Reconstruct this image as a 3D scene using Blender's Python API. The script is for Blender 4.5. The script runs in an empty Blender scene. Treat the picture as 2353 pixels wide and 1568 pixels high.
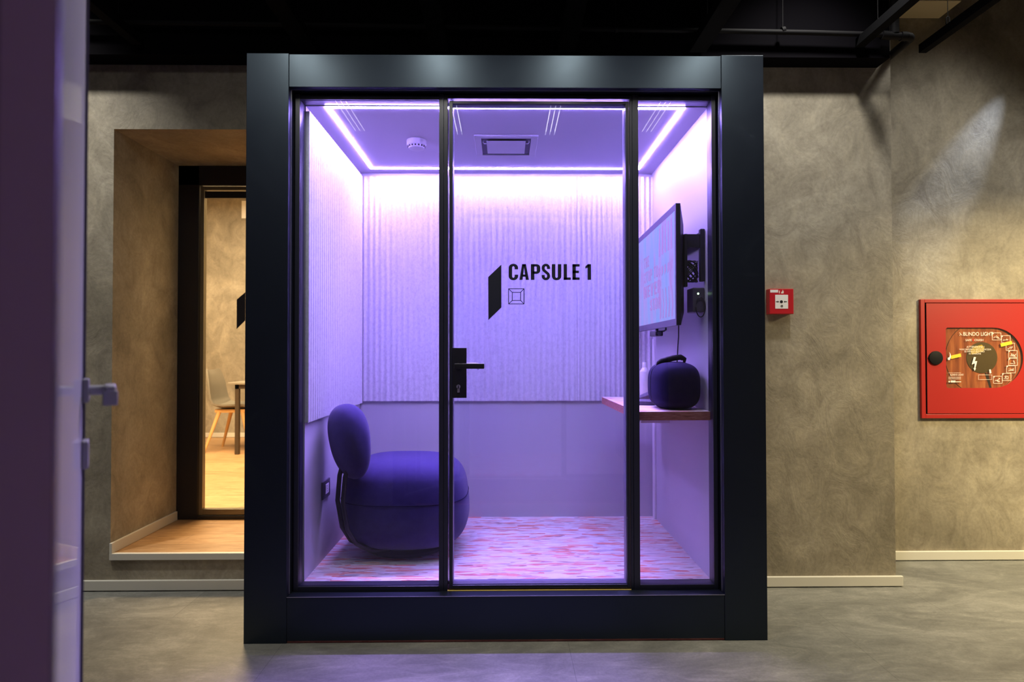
import bpy, bmesh, math, random
from mathutils import Vector, Matrix
random.seed(7)
sc = bpy.context.scene
COL = sc.collection

# ------------------------------------------------------------------ camera
CX, CY, CZ = -0.0372, -2.6815, 1.2287
YAW, PITCH, ROLL = 0.012107, 0.015842, -0.0013057
cam_d = bpy.data.cameras.new('camera')
cam_d.sensor_fit = 'HORIZONTAL'
cam_d.sensor_width = 36.0
cam_d.lens = 1450.0 / 2353.0 * 36.0
cam_d.clip_start = 0.02
cam = bpy.data.objects.new('camera', cam_d)
COL.objects.link(cam)
fw = Vector((math.sin(YAW) * math.cos(PITCH), math.cos(YAW) * math.cos(PITCH), math.sin(PITCH)))
rt = Vector((math.cos(YAW), -math.sin(YAW), 0))
up = rt.cross(fw)
r2 = rt * math.cos(ROLL) + up * math.sin(ROLL)
u2 = -rt * math.sin(ROLL) + up * math.cos(ROLL)
cam.matrix_world = Matrix(((r2.x, u2.x, -fw.x, CX), (r2.y, u2.y, -fw.y, CY), (r2.z, u2.z, -fw.z, CZ), (0, 0, 0, 1)))
cam_d.dof.use_dof = True
cam_d.dof.focus_distance = 2.78
cam_d.dof.aperture_fstop = 2.8
sc.camera = cam

# ------------------------------------------------------------------ view, world
sc.view_settings.view_transform = 'Standard'
sc.view_settings.look = 'None'
sc.view_settings.gamma = 1
sc.view_settings.use_curve_mapping = False
sc.view_settings.exposure = 0.0
sc.cycles.use_denoising = True
sc.cycles.max_bounces = 10
sc.cycles.transparent_max_bounces = 16
sc.cycles.caustics_reflective = False
sc.cycles.caustics_refractive = False
sc.cycles.sample_clamp_indirect = 6.0
world = bpy.data.worlds.new('world')
sc.world = world
world.use_nodes = True
world.node_tree.nodes['Background'].inputs[0].default_value = (0.02, 0.02, 0.022, 1)
world.node_tree.nodes['Background'].inputs[1].default_value = 0.5

# ------------------------------------------------------------------ lights
def area(name, loc, target, sx, sy, power, color, spread=180):
    l = bpy.data.lights.new(name, 'AREA')
    l.shape = 'RECTANGLE'; l.size = sx; l.size_y = sy
    l.energy = power; l.color = color; l.spread = math.radians(spread)
    o = bpy.data.objects.new(name, l); COL.objects.link(o)
    o.location = loc
    d = Vector(target) - Vector(loc)
    o.rotation_euler = d.to_track_quat('-Z', 'Y').to_euler()
    return o
def spot(name, loc, target, power, color, angle, blend=0.3, radius=0.03):
    l = bpy.data.lights.new(name, 'SPOT')
    l.energy = power; l.color = color; l.spot_size = math.radians(angle); l.spot_blend = blend
    l.shadow_soft_size = radius
    o = bpy.data.objects.new(name, l); COL.objects.link(o)
    o.location = loc
    o.rotation_euler = (Vector(target) - Vector(loc)).to_track_quat('-Z', 'Y').to_euler()
    return o
NEUTRAL = (1.0, 0.97, 0.88)
TRACK_X = (-1.02, -0.36, 0.28, 0.94)
for tx in TRACK_X:                                   # the corridor's linear lamps shine from under their housings
    area('track_light_glow', (tx, -0.52, 2.715), (tx, -0.52, 0), 0.07, 0.55, 5.0, NEUTRAL, 165)
area('side_corridor_light', (3.5, -0.35, 2.3), (3.2, 0.35, 0.0), 0.4, 0.4, 76.0, (1.0, 0.80, 0.42), 130)
for x, tx, pw in ((-3.4, -3.2, 140), (-2.65, -2.3, 220), (1.45, 1.50, 175), (2.55, 2.5, 120), (3.9, 3.8, 120)):     # ceiling spots washing the plaster walls
    spot('ceiling_spot', (x, -0.10 if x < 2 else 0.15, 3.50), (tx, 0.60 if x < 2 else 1.0, 1.7 if x < 0 else 0.75), pw * 0.85, NEUTRAL, 64 if x < 0 else 84, 1.0, 0.07 if x < 2 else 0.16)
area('corridor_fill', (-1.6, -1.5, 3.4), (-1.6, -1.2, 0), 0.5, 0.5, 5.0, NEUTRAL, 180)
area('meeting_room_light', (-2.7, 2.9, 2.95), (-2.7, 3.0, 0), 1.6, 2.2, 290.0, (1.0, 0.72, 0.40), 180)
area('meeting_room_light', (-1.9, 1.75, 2.85), (-2.0, 1.5, 0), 0.6, 0.4, 170.0, (1.0, 0.66, 0.32), 180)
spot('caustic_streak_spot', (3.22, 0.84, 3.25), (2.33, 1.02, 1.72), 170, (0.62, 0.74, 1.0), 20, 0.9, 0.006)  # added spot without a fixture, imitates the bluish streak glass throws on the wall
area('led_floor_boost', (-0.03, 1.085, 2.318), (-0.03, -0.70, 0.0), 1.55, 0.016, 38.0, (0.42, 0.26, 1.0), 74)  # added area light at the rear strip, boosts the violet on the corridor floor

# ------------------------------------------------------------------ materials
def mat(name):
    m = bpy.data.materials.new(name); m.use_nodes = True
    nt = m.node_tree
    return m, nt, nt.nodes, nt.links, nt.nodes['Principled BSDF']
def plain(name, c, rough=0.5, metal=0.0, spec=0.5, emit=None, es=0.0, bump=0.0, bscale=200):
    m, nt, N, L, b = mat(name)
    b.inputs['Base Color'].default_value = (*c, 1)
    b.inputs['Roughness'].default_value = rough
    b.inputs['Metallic'].default_value = metal
    b.inputs['Specular IOR Level'].default_value = spec
    if emit:
        b.inputs['Emission Color'].default_value = (*emit, 1)
        b.inputs['Emission Strength'].default_value = es
    if bump:
        tc = N.new('ShaderNodeTexCoord'); n = N.new('ShaderNodeTexNoise'); n.inputs['Scale'].default_value = bscale
        n.inputs['Detail'].default_value = 4
        L.new(tc.outputs['Object'], n.inputs['Vector'])
        bp = N.new('ShaderNodeBump'); bp.inputs['Strength'].default_value = bump; bp.inputs['Distance'].default_value = 0.002
        L.new(n.outputs['Fac'], bp.inputs['Height']); L.new(bp.outputs['Normal'], b.inputs['Normal'])
    return m
def noise(N, L, vec, scale, detail=4, rough=0.5, dist=0.0):
    n = N.new('ShaderNodeTexNoise'); n.inputs['Scale'].default_value = scale
    n.inputs['Detail'].default_value = detail; n.inputs['Roughness'].default_value = rough
    n.inputs['Distortion'].default_value = dist
    if vec is not None: L.new(vec, n.inputs['Vector'])
    return n
def ramp(N, L, fac, stops):
    r = N.new('ShaderNodeValToRGB')
    e = r.color_ramp.elements
    while len(e) < len(stops): e.new(0.5)
    for k, (p, c) in enumerate(stops):
        e[k].position = p; e[k].color = (*c, 1)
    L.new(fac, r.inputs['Fac'])
    return r
def mixc(N, L, fac, a, b, mode='MIX'):
    m = N.new('ShaderNodeMix'); m.data_type = 'RGBA'; m.blend_type = mode
    for s, v in ((0, fac), (6, a), (7, b)):
        if hasattr(v, 'is_output') or isinstance(v, bpy.types.NodeSocket): L.new(v, m.inputs[s])
        elif s == 0: m.inputs[0].default_value = v
        else: m.inputs[s].default_value = (*v, 1)
    return m.outputs[2]
def mapping(N, L, vec, scale=(1, 1, 1), rot=(0, 0, 0), loc=(0, 0, 0)):
    mp = N.new('ShaderNodeMapping')
    mp.inputs['Scale'].default_value = scale; mp.inputs['Rotation'].default_value = rot; mp.inputs['Location'].default_value = loc
    L.new(vec, mp.inputs['Vector'])
    return mp.outputs['Vector']
def coord(N): return N.new('ShaderNodeTexCoord').outputs['Object']

def plaster(name, dark, mid, light, rough=0.55):
    m, nt, N, L, b = mat(name)
    v = coord(N)
    n1 = noise(N, L, v, 2.1, 7, 0.62, 0.9)
    n2 = noise(N, L, mapping(N, L, v, (1, 1, 0.7), (0.3, 0.5, 0.4)), 6.5, 8, 0.7, 1.6)
    n3 = noise(N, L, v, 60, 5, 0.6)
    c1 = ramp(N, L, n1.outputs['Fac'], [(0.30, dark), (0.52, mid), (0.72, light)])
    c2 = ramp(N, L, n2.outputs['Fac'], [(0.28, (0.60, 0.57, 0.56)), (0.5, (0.92, 0.92, 0.92)), (0.72, (1.20, 1.18, 1.14))])
    c3 = ramp(N, L, n3.outputs['Fac'], [(0.30, (0.85, 0.85, 0.85)), (0.65, (1.06, 1.06, 1.06))])
    c = mixc(N, L, 0.75, c1.outputs['Color'], c2.outputs['Color'], 'MULTIPLY')
    c = mixc(N, L, 0.9, c, c3.outputs['Color'], 'MULTIPLY')
    L.new(c, b.inputs['Base Color'])
    b.inputs['Roughness'].default_value = rough
    b.inputs['Specular IOR Level'].default_value = 0.35
    bp = N.new('ShaderNodeBump'); bp.inputs['Strength'].default_value = 0.35; bp.inputs['Distance'].default_value = 0.01
    L.new(n2.outputs['Fac'], bp.inputs['Height'])
    bp2 = N.new('ShaderNodeBump'); bp2.inputs['Strength'].default_value = 0.25; bp2.inputs['Distance'].default_value = 0.002
    L.new(n3.outputs['Fac'], bp2.inputs['Height']); L.new(bp.outputs['Normal'], bp2.inputs['Normal'])
    L.new(bp2.outputs['Normal'], b.inputs['Normal'])
    return m
M = {}
M['plaster'] = plaster('plaster_wall', (0.21, 0.185, 0.14), (0.30, 0.265, 0.205), (0.40, 0.36, 0.285))
M['black_paint'] = plain('black_paint', (0.0025, 0.002, 0.0035), 0.9, spec=0.06, bump=0.3, bscale=40)
M['white_trim'] = plain('white_trim', (0.62, 0.60, 0.54), 0.4, bump=0.1, bscale=80)

def floor_mat():
    m, nt, N, L, b = mat('concrete_floor')
    v = coord(N)
    n1 = noise(N, L, mapping(N, L, v, (1, 1.6, 1), (0, 0, 0.5)), 1.6, 8, 0.65, 1.2)
    n2 = noise(N, L, mapping(N, L, v, (1.5, 4, 1), (0, 0, -0.5)), 3.2, 8, 0.72, 1.8)
    n3 = noise(N, L, v, 90, 4, 0.6)
    br = N.new('ShaderNodeTexBrick'); L.new(mapping(N, L, v, (1, 1, 1), (0, 0, 0), (0.37, 0.33, 0)), br.inputs['Vector'])
    br.inputs['Scale'].default_value = 1.0; br.inputs['Brick Width'].default_value = 1.2; br.inputs['Row Height'].default_value = 0.6
    br.inputs['Mortar Size'].default_value = 0.0012; br.inputs['Mortar Smooth'].default_value = 0.0
    br.inputs['Color1'].default_value = (0.93, 0.93, 0.93, 1); br.inputs['Color2'].default_value = (1.07, 1.07, 1.07, 1)
    br.inputs['Mortar'].default_value = (0.62, 0.62, 0.62, 1)
    c1 = ramp(N, L, n1.outputs['Fac'], [(0.30, (0.12, 0.12, 0.112)), (0.5, (0.185, 0.185, 0.17)), (0.72, (0.275, 0.27, 0.25))])
    c2 = ramp(N, L, n2.outputs['Fac'], [(0.30, (0.68, 0.68, 0.68)), (0.55, (0.98, 0.98, 0.98)), (0.74, (1.4, 1.38, 1.32))])
    c3 = ramp(N, L, n3.outputs['Fac'], [(0.35, (0.88, 0.88, 0.88)), (0.65, (1.06, 1.06, 1.06))])
    c = mixc(N, L, 0.85, c1.outputs['Color'], c2.outputs['Color'], 'MULTIPLY')
    c = mixc(N, L, 0.9, c, c3.outputs['Color'], 'MULTIPLY')
    c = mixc(N, L, 1.0, c, br.outputs['Color'], 'MULTIPLY')
    L.new(c, b.inputs['Base Color'])
    b.inputs['Roughness'].default_value = 0.5
    b.inputs['Specular IOR Level'].default_value = 0.35
    bp = N.new('ShaderNodeBump'); bp.inputs['Strength'].default_value = 0.12; bp.inputs['Distance'].default_value = 0.003
    L.new(n2.outputs['Fac'], bp.inputs['Height']); L.new(bp.outputs['Normal'], b.inputs['Normal'])
    return m
M['floor'] = floor_mat()

def wood_floor(name, a, bcol, c0):
    m, nt, N, L, b = mat(name)
    v = coord(N)
    br = N.new('ShaderNodeTexBrick'); L.new(v, br.inputs['Vector'])
    br.inputs['Scale'].default_value = 1.0; br.inputs['Brick Width'].default_value = 1.2; br.inputs['Row Height'].default_value = 0.19
    br.inputs['Mortar Size'].default_value = 0.001; br.inputs['Color1'].default_value = (0.86, 0.86, 0.86, 1)
    br.inputs['Color2'].default_value = (1.1, 1.1, 1.1, 1); br.inputs['Mortar'].default_value = (0.6, 0.6, 0.6, 1)
    n1 = noise(N, L, mapping(N, L, v, (2.2, 22, 1)), 2.0, 8, 0.65, 1.5)
    c1 = ramp(N, L, n1.outputs['Fac'], [(0.28, a), (0.5, bcol), (0.72, c0)])
    c = mixc(N, L, 1.0, c1.outputs['Color'], br.outputs['Color'], 'MULTIPLY')
    L.new(c, b.inputs['Base Color']); b.inputs['Roughness'].default_value = 0.42
    return m
M['wood_floor'] = wood_floor('oak_floor', (0.25, 0.13, 0.055), (0.42, 0.24, 0.11), (0.56, 0.36, 0.19))

def osb(name, dens=1.0, edge=False):
    m, nt, N, L, b = mat(name)
    v = coord(N)
    base = noise(N, L, mapping(N, L, v, (7, 22, 7)), 3.0, 6, 0.6, 0.8)
    col = ramp(N, L, base.outputs['Fac'], [(0.3, (0.80, 0.70, 0.64)), (0.5, (0.87, 0.80, 0.76)), (0.7, (0.93, 0.89, 0.87))]).outputs['Color']
    height = None
    for k, (ang, sx, sy, thr, tint) in enumerate((
            (0.15, 11, 60, 0.50, (0.97, 0.94, 0.93)), (-0.30, 10, 70, 0.76, (0.88, 0.70, 0.66)), (0.55, 10, 50, 0.885, (0.97, 0.34, 0.22)),
            (-0.60, 12, 62, 0.915, (0.84, 0.20, 0.14)), (1.25, 12, 70, 0.92, (0.98, 0.46, 0.34)), (-1.10, 12, 60, 0.94, (0.50, 0.46, 0.50)),
            (0.05, 11, 80, 0.90, (0.94, 0.32, 0.23)), (0.25, 26, 150, 0.95, (0.30, 0.08, 0.09)), (-0.9, 30, 160, 0.96, (0.26, 0.09, 0.12)))):
        wv = noise(N, L, v, 5.0, 2, 0.5)
        add = N.new('ShaderNodeVectorMath'); add.operation = 'MULTIPLY_ADD'
        L.new(wv.outputs['Color'], add.inputs[0]); add.inputs[1].default_value = (0.03, 0.03, 0.03); L.new(v, add.inputs[2])
        vo = N.new('ShaderNodeTexVoronoi'); vo.feature = 'F1'
        vo.inputs['Scale'].default_value = 1.0; vo.inputs['Randomness'].default_value = 1.0
        L.new(mapping(N, L, add.outputs[0], (sx, sy, sx if not edge else 40), (0, 0, ang), (k * 3.1, k * 1.7, 0)), vo.inputs['Vector'])
        sep = N.new('ShaderNodeSeparateColor'); L.new(vo.outputs['Color'], sep.inputs[0])
        g = ramp(N, L, sep.outputs[0], [(thr, (0, 0, 0)), (min(0.999, thr + 0.05), (1, 1, 1))])
        col = mixc(N, L, mathn(N, L, 'MULTIPLY', g.outputs['Color'], 0.93), col, tint)
    col = mixc(N, L, 1.0, col, (0.80, 0.80, 0.76), 'MULTIPLY')
    L.new(col, b.inputs['Base Color']); b.inputs['Roughness'].default_value = 0.5
    bp = N.new('ShaderNodeBump'); bp.inputs['Strength'].default_value = 0.15; bp.inputs['Distance'].default_value = 0.002
    L.new(base.outputs['Fac'], bp.inputs['Height']); L.new(bp.outputs['Normal'], b.inputs['Normal'])
    return m
def mathn(N, L, op, a, b=None):
    n = N.new('ShaderNodeMath'); n.operation = op
    for i, v in enumerate((a, b)):
        if v is None: continue
        if isinstance(v, bpy.types.NodeSocket): L.new(v, n.inputs[i])
        else: n.inputs[i].default_value = v
    return n.outputs[0]
M['osb'] = osb('strand_board')
M['osb_edge'] = plain('strand_board_edge', (0.45, 0.22, 0.13), 0.7, bump=0.6, bscale=120)
def osb_edge():
    m, nt, N, L, b = mat('strand_board_edge')
    n = noise(N, L, mapping(N, L, coord(N), (8, 8, 90)), 3, 6, 0.7, 0.6)
    c = ramp(N, L, n.outputs['Fac'], [(0.3, (0.20, 0.055, 0.045)), (0.5, (0.44, 0.15, 0.12)), (0.7, (0.62, 0.28, 0.24))])
    L.new(c.outputs['Color'], b.inputs['Base Color']); b.inputs['Roughness'].default_value = 0.7
    return m
M['osb_edge'] = osb_edge()

def steel_panel():
    m, nt, N, L, b = mat('dark_blue_grey_panel')
    v = coord(N)
    n = noise(N, L, v, 3.5, 6, 0.65, 1.2)
    n2 = noise(N, L, mapping(N, L, v, (1, 1, 1)), 160, 3, 0.5)
    r = ramp(N, L, n.outputs['Fac'], [(0.40, (0.36, 0.36, 0.36)), (0.62, (0.39, 0.39, 0.39)), (0.70, (0.50, 0.50, 0.50))])
    L.new(r.outputs['Color'], b.inputs['Roughness'])
    b.inputs['Base Color'].default_value = (0.008, 0.010, 0.018, 1)
    b.inputs['Specular IOR Level'].default_value = 0.60
    b.inputs['Specular Tint'].default_value = (0.62, 0.82, 1.0, 1)
    bp = N.new('ShaderNodeBump'); bp.inputs['Strength'].default_value = 0.05; bp.inputs['Distance'].default_value = 0.001
    L.new(n2.outputs['Fac'], bp.inputs['Height']); L.new(bp.outputs['Normal'], b.inputs['Normal'])
    return m
M['panel'] = steel_panel()
M['frame'] = plain('dark_window_frame', (0.014, 0.016, 0.028), 0.36, spec=0.7)
M['lit_reveal'] = plain('lit_reveal_grey', (0.16, 0.15, 0.20), 0.4)  # lighter grey, puts the reflection on the leaf's reveals into the colour
M['gap'] = plain('black_parts_and_gap_shade', (0.004, 0.004, 0.006), 0.7)  # black parts, and the shade of gaps, slots and holes as colour
M['bright_edge'] = plain('bare_aluminium_edge', (0.55, 0.55, 0.58), 0.35, 0.9)
M['black'] = plain('black_plastic', (0.010, 0.010, 0.014), 0.4)
M['track_black'] = plain('track_black', (0.003, 0.003, 0.004), 0.9, spec=0.08)
M['hinge_edge_strip'] = plain('mauve_brown_edge', (0.36, 0.25, 0.27), 0.6)
M['soft_black'] = plain('soft_black', (0.005, 0.0045, 0.006), 0.7, spec=0.2)
M['wall_paint'] = plain('booth_wall_paint', (0.57, 0.56, 0.61), 0.45, bump=0.05, bscale=60)
M['ceiling_paint'] = plain('booth_ceiling_paint', (0.82, 0.80, 0.84), 0.4)
M['white_plastic'] = plain('white_plastic', (0.84, 0.83, 0.83), 0.4)
M['led'] = plain('violet_led', (0.8, 0.8, 0.8), 0.5, emit=(0.40, 0.25, 1.0), es=255.0)
M['led_dim'] = plain('dimmed_violet_led', (0.8, 0.8, 0.8), 0.5, emit=(0.5, 0.33, 0.9), es=1.2)
M['lamp_row'] = plain('lamp_row', (0.8, 0.8, 0.8), 0.5, emit=(1.0, 0.95, 0.88), es=9.0)
M['decal'] = plain('dark_vinyl_decal', (0.010, 0.012, 0.024), 0.5)
M['satin'] = plain('satin_aluminium', (0.45, 0.45, 0.48), 0.45, 0.4)
M['steel'] = plain('satin_steel', (0.6, 0.58, 0.6), 0.3, 0.9)
M['red'] = plain('red_paint', (0.34, 0.016, 0.014), 0.4)
M['red_plastic'] = plain('red_plastic', (0.48, 0.012, 0.022), 0.35)
M['white_ink'] = plain('white_ink', (0.82, 0.74, 0.66), 0.5)
M['yellow'] = plain('yellow_label', (0.80, 0.52, 0.03), 0.5)
M['hose'] = None
M['red_ink'] = plain('red_ink', (0.6, 0.02, 0.02), 0.5)
M['olive'] = plain('olive_hub', (0.17, 0.15, 0.03), 0.45)
M['dark_olive'] = plain('dark_olive_hub', (0.07, 0.055, 0.012), 0.5)
M['yellow_plastic'] = plain('yellow_plastic', (0.55, 0.45, 0.02), 0.4)
M['timber'] = plain('pale_ash_timber', (0.62, 0.38, 0.16), 0.45)
M['shell'] = plain('taupe_seat_shell', (0.17, 0.155, 0.125), 0.45)
M['dark_wood'] = plain('dark_brown_metal', (0.05, 0.035, 0.022), 0.45)
M['table_top'] = plain('grey_table_top', (0.22, 0.2, 0.16), 0.4)
M['cream'] = plain('cream_metal', (0.62, 0.52, 0.34), 0.5)
M['bottle'] = plain('white_bottle_plastic', (0.86, 0.84, 0.86), 0.35)
M['tape'] = plain('yellow_edge_tape', (0.75, 0.55, 0.14), 0.5)
M['maroon'] = plain('maroon_threshold', (0.05, 0.01, 0.012), 0.6)
M['cloth_and_recess_grey'] = plain('cloth_and_recess_grey', (0.10, 0.09, 0.12), 0.9)

def fabric(name, c, sheen=0.12):
    m, nt, N, L, b = mat(name)
    v = coord(N)
    n = noise(N, L, v, 260, 3, 0.6); n2 = noise(N, L, v, 30, 4, 0.6)
    cr = ramp(N, L, n2.outputs['Fac'], [(0.3, tuple(x * 0.88 for x in c)), (0.7, tuple(x * 1.1 for x in c))])
    L.new(cr.outputs['Color'], b.inputs['Base Color']); b.inputs['Roughness'].default_value = 0.95
    b.inputs['Specular IOR Level'].default_value = 0.15
    b.inputs['Sheen Weight'].default_value = sheen; b.inputs['Sheen Roughness'].default_value = 0.5
    bp = N.new('ShaderNodeBump'); bp.inputs['Strength'].default_value = 0.35; bp.inputs['Distance'].default_value = 0.001
    L.new(n.outputs['Fac'], bp.inputs['Height']); L.new(bp.outputs['Normal'], b.inputs['Normal'])
    return m
M['indigo'] = fabric('indigo_upholstery', (0.041, 0.031, 0.120))
M['case_fabric'] = fabric('black_case_fabric', (0.010, 0.007, 0.036), 0.0)

def felt():
    m, nt, N, L, b = mat('ribbed_acoustic_felt')
    v = coord(N)
    n = noise(N, L, mapping(N, L, v, (1, 1, 0.75)), 70, 6, 0.75, 0.2)
    n2 = noise(N, L, v, 240, 4, 0.7)
    c = ramp(N, L, n.outputs['Fac'], [(0.30, (0.62, 0.59, 0.66)), (0.5, (0.74, 0.73, 0.77)), (0.7, (0.81, 0.80, 0.83))])
    c2 = ramp(N, L, n2.outputs['Fac'], [(0.33, (0.90, 0.90, 0.90)), (0.6, (1.04, 1.04, 1.04))])
    L.new(mixc(N, L, 1.0, c.outputs['Color'], c2.outputs['Color'], 'MULTIPLY'), b.inputs['Base Color'])
    b.inputs['Roughness'].default_value = 0.95; b.inputs['Specular IOR Level'].default_value = 0.1
    bp = N.new('ShaderNodeBump'); bp.inputs['Strength'].default_value = 0.3; bp.inputs['Distance'].default_value = 0.002
    L.new(n2.outputs['Fac'], bp.inputs['Height']); L.new(bp.outputs['Normal'], b.inputs['Normal'])
    return m
M['felt'] = felt()

def glass(name, haze=0.002, graze=0.25, tint=(0.93, 0.95, 0.97)):
    m = bpy.data.materials.new(name); m.use_nodes = True
    nt = m.node_tree; N = nt.nodes; L = nt.links
    N.remove(N['Principled BSDF'])
    out = N['Material Output']
    lw = N.new('ShaderNodeLayerWeight'); lw.inputs['Blend'].default_value = 0.5
    p = mathn(N, L, 'POWER', lw.outputs['Facing'], 5.0)
    fac = mathn(N, L, 'ADD', mathn(N, L, 'MULTIPLY', p, 0.95), 0.035)
    t = N.new('ShaderNodeBsdfTransparent'); t.inputs['Color'].default_value = (*tint, 1)
    g = N.new('ShaderNodeBsdfGlossy'); g.inputs['Roughness'].default_value = 0.0
    mx = N.new('ShaderNodeMixShader'); L.new(fac, mx.inputs[0]); L.new(t.outputs[0], mx.inputs[1]); L.new(g.outputs[0], mx.inputs[2])
    d = N.new('ShaderNodeBsdfDiffuse'); d.inputs['Color'].default_value = (0.8, 0.8, 0.8, 1)
    hz = mathn(N, L, 'ADD', mathn(N, L, 'MULTIPLY', mathn(N, L, 'POWER', lw.outputs['Facing'], 6.0), graze), haze)
    m2 = N.new('ShaderNodeMixShader'); L.new(hz, m2.inputs[0]); L.new(mx.outputs[0], m2.inputs[1]); L.new(d.outputs[0], m2.inputs[2])
    L.new(m2.outputs[0], out.inputs['Surface'])
    return m
M['glass'] = glass('booth_glass', 0.002, 0.55)
M['room_glass'] = glass('room_glass', 0.004, 0.1)
M['cabinet_glass'] = glass('cabinet_plate', 0.01, 0.1, (0.95, 0.9, 0.85))

# ------------------------------------------------------------------ mesh builder
class MB:
    def __init__(self): self.v = []; self.f = []; self.sm = []
    def add(self, vs, fs, smooth=False):
        o = len(self.v); self.v += [tuple(p) for p in vs]
        for f in fs: self.f.append(tuple(o + i for i in f)); self.sm.append(smooth)
        return self
    def addbm(self, bm, smooth=False):
        bm.verts.ensure_lookup_table(); bm.verts.index_update()
        self.add([v.co[:] for v in bm.verts], [[v.index for v in f.verts] for f in bm.faces], smooth); bm.free(); return self
    def box(self, x0, x1, y0, y1, z0, z1, bev=0.0, seg=2, mtx=None):
        bm = bmesh.new()
        bmesh.ops.create_cube(bm, size=1)
        for v in bm.verts:
            v.co = ((x0 + x1) / 2 + v.co.x * (x1 - x0), (y0 + y1) / 2 + v.co.y * (y1 - y0), (z0 + z1) / 2 + v.co.z * (z1 - z0))
        if bev: bmesh.ops.bevel(bm, geom=bm.edges[:], offset=bev, segments=seg, affect='EDGES', profile=0.5)
        if mtx is not None: bm.transform(mtx)
        return self.addbm(bm)
    def prism(self, pts, mapf, d0, d1, smooth=False):
        # pts 2D polygon; mapf(a, b, d) -> 3D point
        n = len(pts)
        vs = [mapf(a, b, d0) for a, b in pts] + [mapf(a, b, d1) for a, b in pts]
        fs = [tuple(range(n)), tuple(range(2 * n - 1, n - 1, -1))]
        fs += [(i, i + n, (i + 1) % n + n, (i + 1) % n) for i in range(n)]
        return self.add(vs, fs)
    def tube(self, path, r, n=12, cap=True):
        path = [Vector(p) for p in path]; vs = []
        rs = r if isinstance(r, (list, tuple)) else [r] * len(path)
        prev = None
        for i, p in enumerate(path):
            t = (path[min(i + 1, len(path) - 1)] - path[max(i - 1, 0)]).normalized()
            if prev is None:
                a = t.orthogonal().normalized()
            else:
                a = (prev - t * prev.dot(t)).normalized()
            prev = a; b = t.cross(a)
            for k in range(n):
                th = 2 * math.pi * k / n
                vs.append(p + (a * math.cos(th) + b * math.sin(th)) * rs[i])
        fs = []
        for i in range(len(path) - 1):
            for k in range(n):
                fs.append((i * n + k, i * n + (k + 1) % n, (i + 1) * n + (k + 1) % n, (i + 1) * n + k))
        self.add(vs, fs, True)
        if cap:
            self.add(vs[:n], [tuple(range(n - 1, -1, -1))]); self.add(vs[-n:], [tuple(range(n))])
        return self
    def lathe(self, prof, c, axis='z', n=32):
        # prof: list of (radius, height along axis)
        vs = []; c = Vector(c)
        for r, h in prof:
            for k in range(n):
                t = 2 * math.pi * k / n; a, b = r * math.cos(t), r * math.sin(t)
                p = {'z': (a, b, h), 'y': (a, h, b), 'x': (h, a, b)}[axis]
                vs.append(c + Vector(p))
        fs = []
        for i in range(len(prof) - 1):
            for k in range(n): fs.append((i * n + k, i * n + (k + 1) % n, (i + 1) * n + (k + 1) % n, (i + 1) * n + k))
        self.add(vs, fs, True)
        if prof[0][0] > 1e-6: self.add(vs[:n], [tuple(range(n - 1, -1, -1))])
        if prof[-1][0] > 1e-6: self.add(vs[-n:], [tuple(range(n))])
        return self
    def build(self, name, material, parent=None, loc=(0, 0, 0), rz=0.0, label=None, autosmooth=True):
        me = bpy.data.meshes.new(name)
        me.from_pydata(self.v, [], self.f); me.update()
        bm = bmesh.new(); bm.from_mesh(me)
        bmesh.ops.remove_doubles(bm, verts=bm.verts[:], dist=1e-6)
        bmesh.ops.recalc_face_normals(bm, faces=bm.faces[:])
        bm.to_mesh(me); bm.free()
        sm = any(self.sm)
        if sm:
            me.polygons.foreach_set('use_smooth', [True] * len(me.polygons))
            me.set_sharp_from_angle(angle=math.radians(38))
        me.materials.append(material)
        o = bpy.data.objects.new(name, me); COL.objects.link(o)
        o.location = loc; o.rotation_euler = (0, 0, rz)
        if parent is not None: o.parent = parent
        if label: o['label'] = label
        return o
def thing(name, label, cat, loc=(0, 0, 0), rz=0.0, group=None):
    o = bpy.data.objects.new(name, None); COL.objects.link(o)
    o.location = loc; o.rotation_euler = (0, 0, rz); o.empty_display_size = 0.1
    o['label'] = label; o['category'] = cat
    if group: o['group'] = group
    return o
def tag(o, label, cat, group=None):
    o['label'] = label; o['category'] = cat
    if group: o['group'] = group
    return o
def struct(name, mb, material, parent=None, **k):
    o = mb.build(name, material, parent, **k)
    if parent is None: o['kind'] = 'structure'
    return o

# condensed bold letters: every glyph is a set of thick strokes, in units of the cap height
def arc(cx, cy, rx, ry, a0, a1, n=10):
    return [(cx + rx * math.cos(math.radians(a0 + (a1 - a0) * i / n)), cy + ry * math.sin(math.radians(a0 + (a1 - a0) * i / n))) for i in range(n + 1)]
def ribbon(path, w0, w1=None):
    # returns the quads of a stroke with horizontal-run thickness w1 and vertical-run thickness w0
    w1 = w1 or w0; out = []; L_, R_ = [], []
    n = len(path)
    for i in range(n):
        a = path[max(i - 1, 0)]; b = path[min(i + 1, n - 1)]
        dx, dy = b[0] - a[0], b[1] - a[1]; l = math.hypot(dx, dy) or 1
        nx, ny = -dy / l, dx / l
        L_.append((path[i][0] + nx * w0 / 2, path[i][1] + ny * w1 / 2)); R_.append((path[i][0] - nx * w0 / 2, path[i][1] - ny * w1 / 2))
    return L_ + R_[::-1]
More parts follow.
